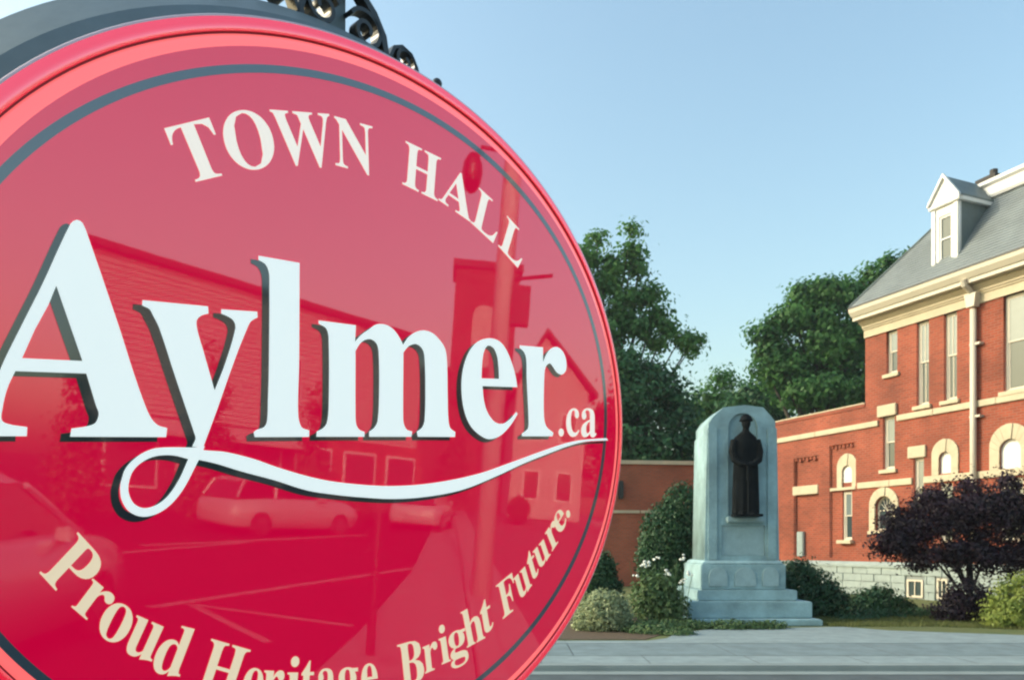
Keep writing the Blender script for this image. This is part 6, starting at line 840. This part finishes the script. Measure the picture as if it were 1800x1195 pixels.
for k, (x, y, h, r_, lb) in enumerate(((22.0, -5.4, 4.6, .9, 'dark conifer before the clapboard building near the letter y in reflection'), (20.5, -8.4, 3.6, .8, 'short dark conifer reflected inside the big letter A'), (27.5, -3.4, 4.6, .9, 'dark conifer reflected left of the letter m'), (45, 1.6, 6.4, 1.6, 'dark round tree reflected between the letters m and e'))):
    tree('dark_conifer', lb, 'tree', [(x, y, h * (.15 + .85 * i / 5), r_ * (1.05 - i / 5.4), r_ * (1.05 - i / 5.4), h * .14) for i in range(6)], 3500, .09, 'leaf_dark', (x, y), clump=120, cs=.18, seed=50 + k, group='dark evergreens in the reflected street', tr=.1)
for k, (x, y, L_, lb) in enumerate(((30, -1.8, 5, 'dark low hedge along the reflected street'), (40, 5.2, 6, 'dark hedge in front of the reflected gabled house'))):
    shrub('hedge', lb, 'hedge', [(x + i * 1.1, y + .1 * i, .7, .8, .6, .7) for i in range(int(L_))], 5000, .07, 'leaf_dark', (x, y), 60 + k, group='hedges in the reflected street')

# parked car, seen as the pale curve low in the sign
cr = thing('parked_car', 'silver estate car whose roof curve is mirrored low on the left of the red sign', 'car', (4.95, -2.7, 0))
def body_ring(x, w, z0, z1, r=.12):
    return [(x, -w, z0), (x, -w - .03, (z0 + z1) * .5), (x, -w + .03, z1 - r * .4), (x, -w + r + .03, z1), (x, w - r - .03, z1), (x, w - .03, z1 - r * .4), (x, w + .03, (z0 + z1) * .5), (x, w, z0)]
MB().loft([body_ring(-2.2, .7, .35, .75), body_ring(-2.1, .86, .25, .92), body_ring(-1.0, .9, .22, 1.0), body_ring(.9, .9, .22, 1.02), body_ring(1.7, .9, .22, .95), body_ring(2.15, .82, .28, .82), body_ring(2.25, .7, .38, .66)]).build('body', 'car_paint', cr, smooth=True)
MB().loft([[(-2.0, -.72, .98), (-2.0, .72, .98), (1.25, .74, 1.0), (1.25, -.74, 1.0)], [(-1.75, -.64, 1.42), (-1.75, .64, 1.42), (.45, .64, 1.45), (.45, -.64, 1.45)]]).build('cabin_glass', 'car_glass', cr)
MB().loft([[(-1.8, -.66, 1.40), (-1.8, .66, 1.40), (.5, .66, 1.44), (.5, -.66, 1.44)], [(-1.65, -.58, 1.50), (-1.65, .58, 1.50), (.25, .58, 1.54), (.25, -.58, 1.54)]]).build('roof_panel', 'car_paint', cr, bevel=.03)
for sx_ in (-1, 1):
    for x0, x1 in ((-2.02, -1.75), (-.8, -.72), (1.28, .46)): MB().tube([(x0, sx_ * .735, 1.0), (x1 if x0 != -.8 else -.72, sx_ * .65, 1.44)], .035, 6).build('pillar', 'car_paint', cr)
    MB().ball((2.13, sx_ * .62, .68), (.10, .16, .08)).build('headlight', 'lamp_glass', cr, smooth=True)
    for x0 in (-1.35, 1.4):
        w_ = MB().tube([(x0, sx_ * .93, .32), (x0, sx_ * .72, .32)], .32, 22).build('wheel', 'tyre', cr)
        MB().tube([(x0, sx_ * .935, .32), (x0, sx_ * .90, .32)], .2, 12).build('rim', 'chrome', w_)
    MB().box(.55, .78, sx_ * .93 - .08, sx_ * .93 + .08, .98, 1.1).build('mirror', 'car_paint', cr, bevel=.02)
MB().box(2.2, 2.27, -.45, .45, .42, .6).build('grille', 'iron', cr)

def copy_tree(o, parent=None):
    c = o.copy(); COL.objects.link(c); c.parent = parent
    for k_ in list(o.children): copy_tree(k_, c)
    return c
for (x, y, rz, lb) in ((29.0, .6, R(8), 'silver car parked far along the reflected street under the letter m'), (21.5, -3.2, R(40), 'silver car parked before the shopfronts in the reflected street')):
    c = copy_tree(cr); c.location = (x, y, 0); c.rotation_euler = (0, 0, rz); c['label'] = lb; c['group'] = 'cars parked in the reflected street'
cr['group'] = 'cars parked in the reflected street'

# ================================================================ OVAL SIGN
U = Vector((.67803085, .73503344, 0)); V = Vector((.03847042, -.035487, .99862941)); NN = U.cross(V)
SO = Vector((-.22168138, 1.40386222, 1.81748167))
sg_ = thing('oval_sign', 'large glossy red oval town hall sign with white lettering in the left foreground', 'sign')
sg_.matrix_world = Matrix(((U.x, V.x, NN.x, SO.x), (U.y, V.y, NN.y, SO.y), (U.z, V.z, NN.z, SO.z), (0, 0, 0, 1)))
EA, EB, ET = .7340, .6297, R(9.62)
def el(rho, z, n=192, dx=0, dy=0, inset=0.0, a=EA, b=EB, t=ET):
    P = []
    for i in range(n):
        q = 2 * math.pi * i / n
        x, y = (a * rho - inset) * math.cos(q), (b * rho - inset) * math.sin(q)
        P.append((x * math.cos(t) - y * math.sin(t) + dx, x * math.sin(t) + y * math.cos(t) + dy, z))
    return P
def ringmesh(rs, cap0=False, cap1=False):
    n = len(rs[0]); vs = [v for r in rs for v in r]; fs = []
    for i in range(len(rs) - 1):
        for j in range(n): fs.append((i * n + j, i * n + (j + 1) % n, (i + 1) * n + (j + 1) % n, (i + 1) * n + j))
    if cap0: fs.append(tuple(range(n - 1, -1, -1)))
    if cap1: fs.append(tuple((len(rs) - 1) * n + j for j in range(n)))
    return MB().add(vs, fs)
ZF = .004
ringmesh([el(1.0, -.016), el(1.0, -.030, inset=-.001), el(1.02, -.05, dy=.014, dx=-.004), el(1.045, -.115, dy=.046, dx=-.008), el(1.0, -.120, dy=.046)], cap1=True).build('cabinet', 'cabinet', sg_, smooth=False)
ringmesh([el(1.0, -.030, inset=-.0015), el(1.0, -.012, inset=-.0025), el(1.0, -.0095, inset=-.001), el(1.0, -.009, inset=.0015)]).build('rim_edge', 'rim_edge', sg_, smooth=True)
ringmesh([el(1.0, -.009, inset=.0015), el(1.0, -.002, inset=.012), el(1.0, -.0005, inset=.0225), el(1.0, -.0015, inset=.0235)]).build('rim', 'rim', sg_, smooth=True)
ringmesh([el(1.0, -.0015, inset=.0235), el(1.0, -.0045, inset=.0238), el(1.0, -.0045, inset=.0262)]).build('rim_seam', 'seam', sg_)
ringmesh([el(1.0, -.0045, inset=.0262), el(1.0, -.001, inset=.030), el(1.0, ZF - .0012, inset=.0405), el(1.0, ZF, inset=.045)]).build('face_bevel', 'halo', sg_, smooth=True)
fc = ringmesh([el(1.0, ZF, inset=.045)], cap1=True).build('face', 'red', sg_)
LT = R(14.62)
ringmesh([el(1.0, ZF + .0004, dx=-.0200, dy=.0003, inset=-.0058, a=.6693, b=.5498, t=LT), el(1.0, ZF + .0004, dx=-.0200, dy=.0003, inset=.0058, a=.6693, b=.5498, t=LT)]).build('border_line', 'line', sg_)
for nm, kd, polys in LETTERS:
    up = .0003 * {'y_loop': 1, 'swoosh': 2}.get(nm, 0)
    big = kd == 'W'
    base = ZF + (.0014 if big else .0006)
    o = link('letter' if nm != 'swoosh' else 'underline_swoosh', plate(polys, .0004, 'z', base + up), {'W': 'letter_white', 'C': 'letter_cream', 'T': 'letter_tan'}[kd], sg_)
    if big:
        sh = [[(p[0] - .0120, p[1] - .0078) for p in s_] for s_ in polys]
        link('letter_shadow', plate(sh, .0003, 'z', ZF + .0004 + up * .9), 'letter_shadow', o)

# ---- post with iron scrolls behind the sign
PO = Vector((-.342, 1.508, 0))
pw = math.atan2(U.y, U.x)
sp = thing('sign_post', 'grey square metal sign post with black iron scrollwork above the red sign', 'post', PO, pw)
MB().box(-.02, .02, -.02, .02, 0, 3.1).build('tube', 'post', sp, bevel=.003)
MB().box(-.13, .13, -.13, .13, 0, .015).build('base_plate', 'post', sp)
MB().ball((0, 0, 3.14), .045, 12, 8).build('finial', 'iron', sp, smooth=True)
for z in (1.45, 2.2):
    MB().box(-.03, .03, -.10, -.021, z - .03, z + .03).build('mounting_bracket', 'post', sp)
# scrolls lie in the sign's plane: local x along the sign, z up
def spiral(cx_, cz_, r0, r1, a0, turns, n=40):
    return [(cx_ + (r0 + (r1 - r0) * i / n) * math.cos(a0 + turns * 2 * math.pi * i / n), cz_ + (r0 + (r1 - r0) * i / n) * math.sin(a0 + turns * 2 * math.pi * i / n)) for i in range(n + 1)]
def bar(name, pts, w, par=sp, y0=-.012, y1=.012, m='iron', mirror=False):
    if mirror: pts = [(-p[0], p[1]) for p in pts]
    b = MB().strip(pts, w, y0, y1)
    b.v = [(v[0], -v[2] - .035, v[1]) for v in b.v]
    return b.build(name, m, par)
zb = 2.575      # height of the sign's crown at the post
for mir in (False, True):
    big_ = spiral(.048, zb + .004, .040, .008, R(150), -1.5)
    arm = [(.0, zb + .085), (.035, zb + .072), (.066, zb + .045), (.088, zb + .012), (.096, zb - .022), (.088, zb - .055)]
    bar('scroll', arm, [.008, .012, .015, .015, .012, .008], mirror=mir)
    bar('scroll', big_, .008, mirror=mir)
    bar('scroll', spiral(.142, zb - .012, .028, .006, R(-30), 1.3), .007, mirror=mir)
    bar('scroll', [(.100, zb - .03), (.115, zb + .004), (.135, zb + .014), (.158, zb + .008), (.172, zb - .012), (.180, zb - .04)], .007, mirror=mir)
    bar('scroll', [(.180, zb - .035), (.205, zb - .045), (.232, zb - .02)], .006, mirror=mir)
    b = MB().ball(((-1 if mir else 1) * .236, -.035, zb - .012), .011); b.build('scroll_tip', 'iron', sp, smooth=True)
    bar('scroll', spiral(.07, zb + .16, .045, .01, R(200), 1.4), .008, mirror=mir)
# thin summer haze
hz = MB().box(-120, 120, -60, 130, -1.2, 30).build('haze', None, kind='stuff')
hm = bpy.data.materials.new('haze'); hm.use_nodes = True
for n_ in list(hm.node_tree.nodes):
    if n_.type == 'BSDF_PRINCIPLED': hm.node_tree.nodes.remove(n_)
pv = hm.node_tree.nodes.new('ShaderNodeVolumePrincipled')
pv.inputs['Color'].default_value = (.80, .90, .96, 1); pv.inputs['Density'].default_value = .0005; pv.inputs['Anisotropy'].default_value = .2
hm.node_tree.links.new(pv.outputs[0], hm.node_tree.nodes['Material Output'].inputs['Volume'])
hz.data.materials.append(hm)
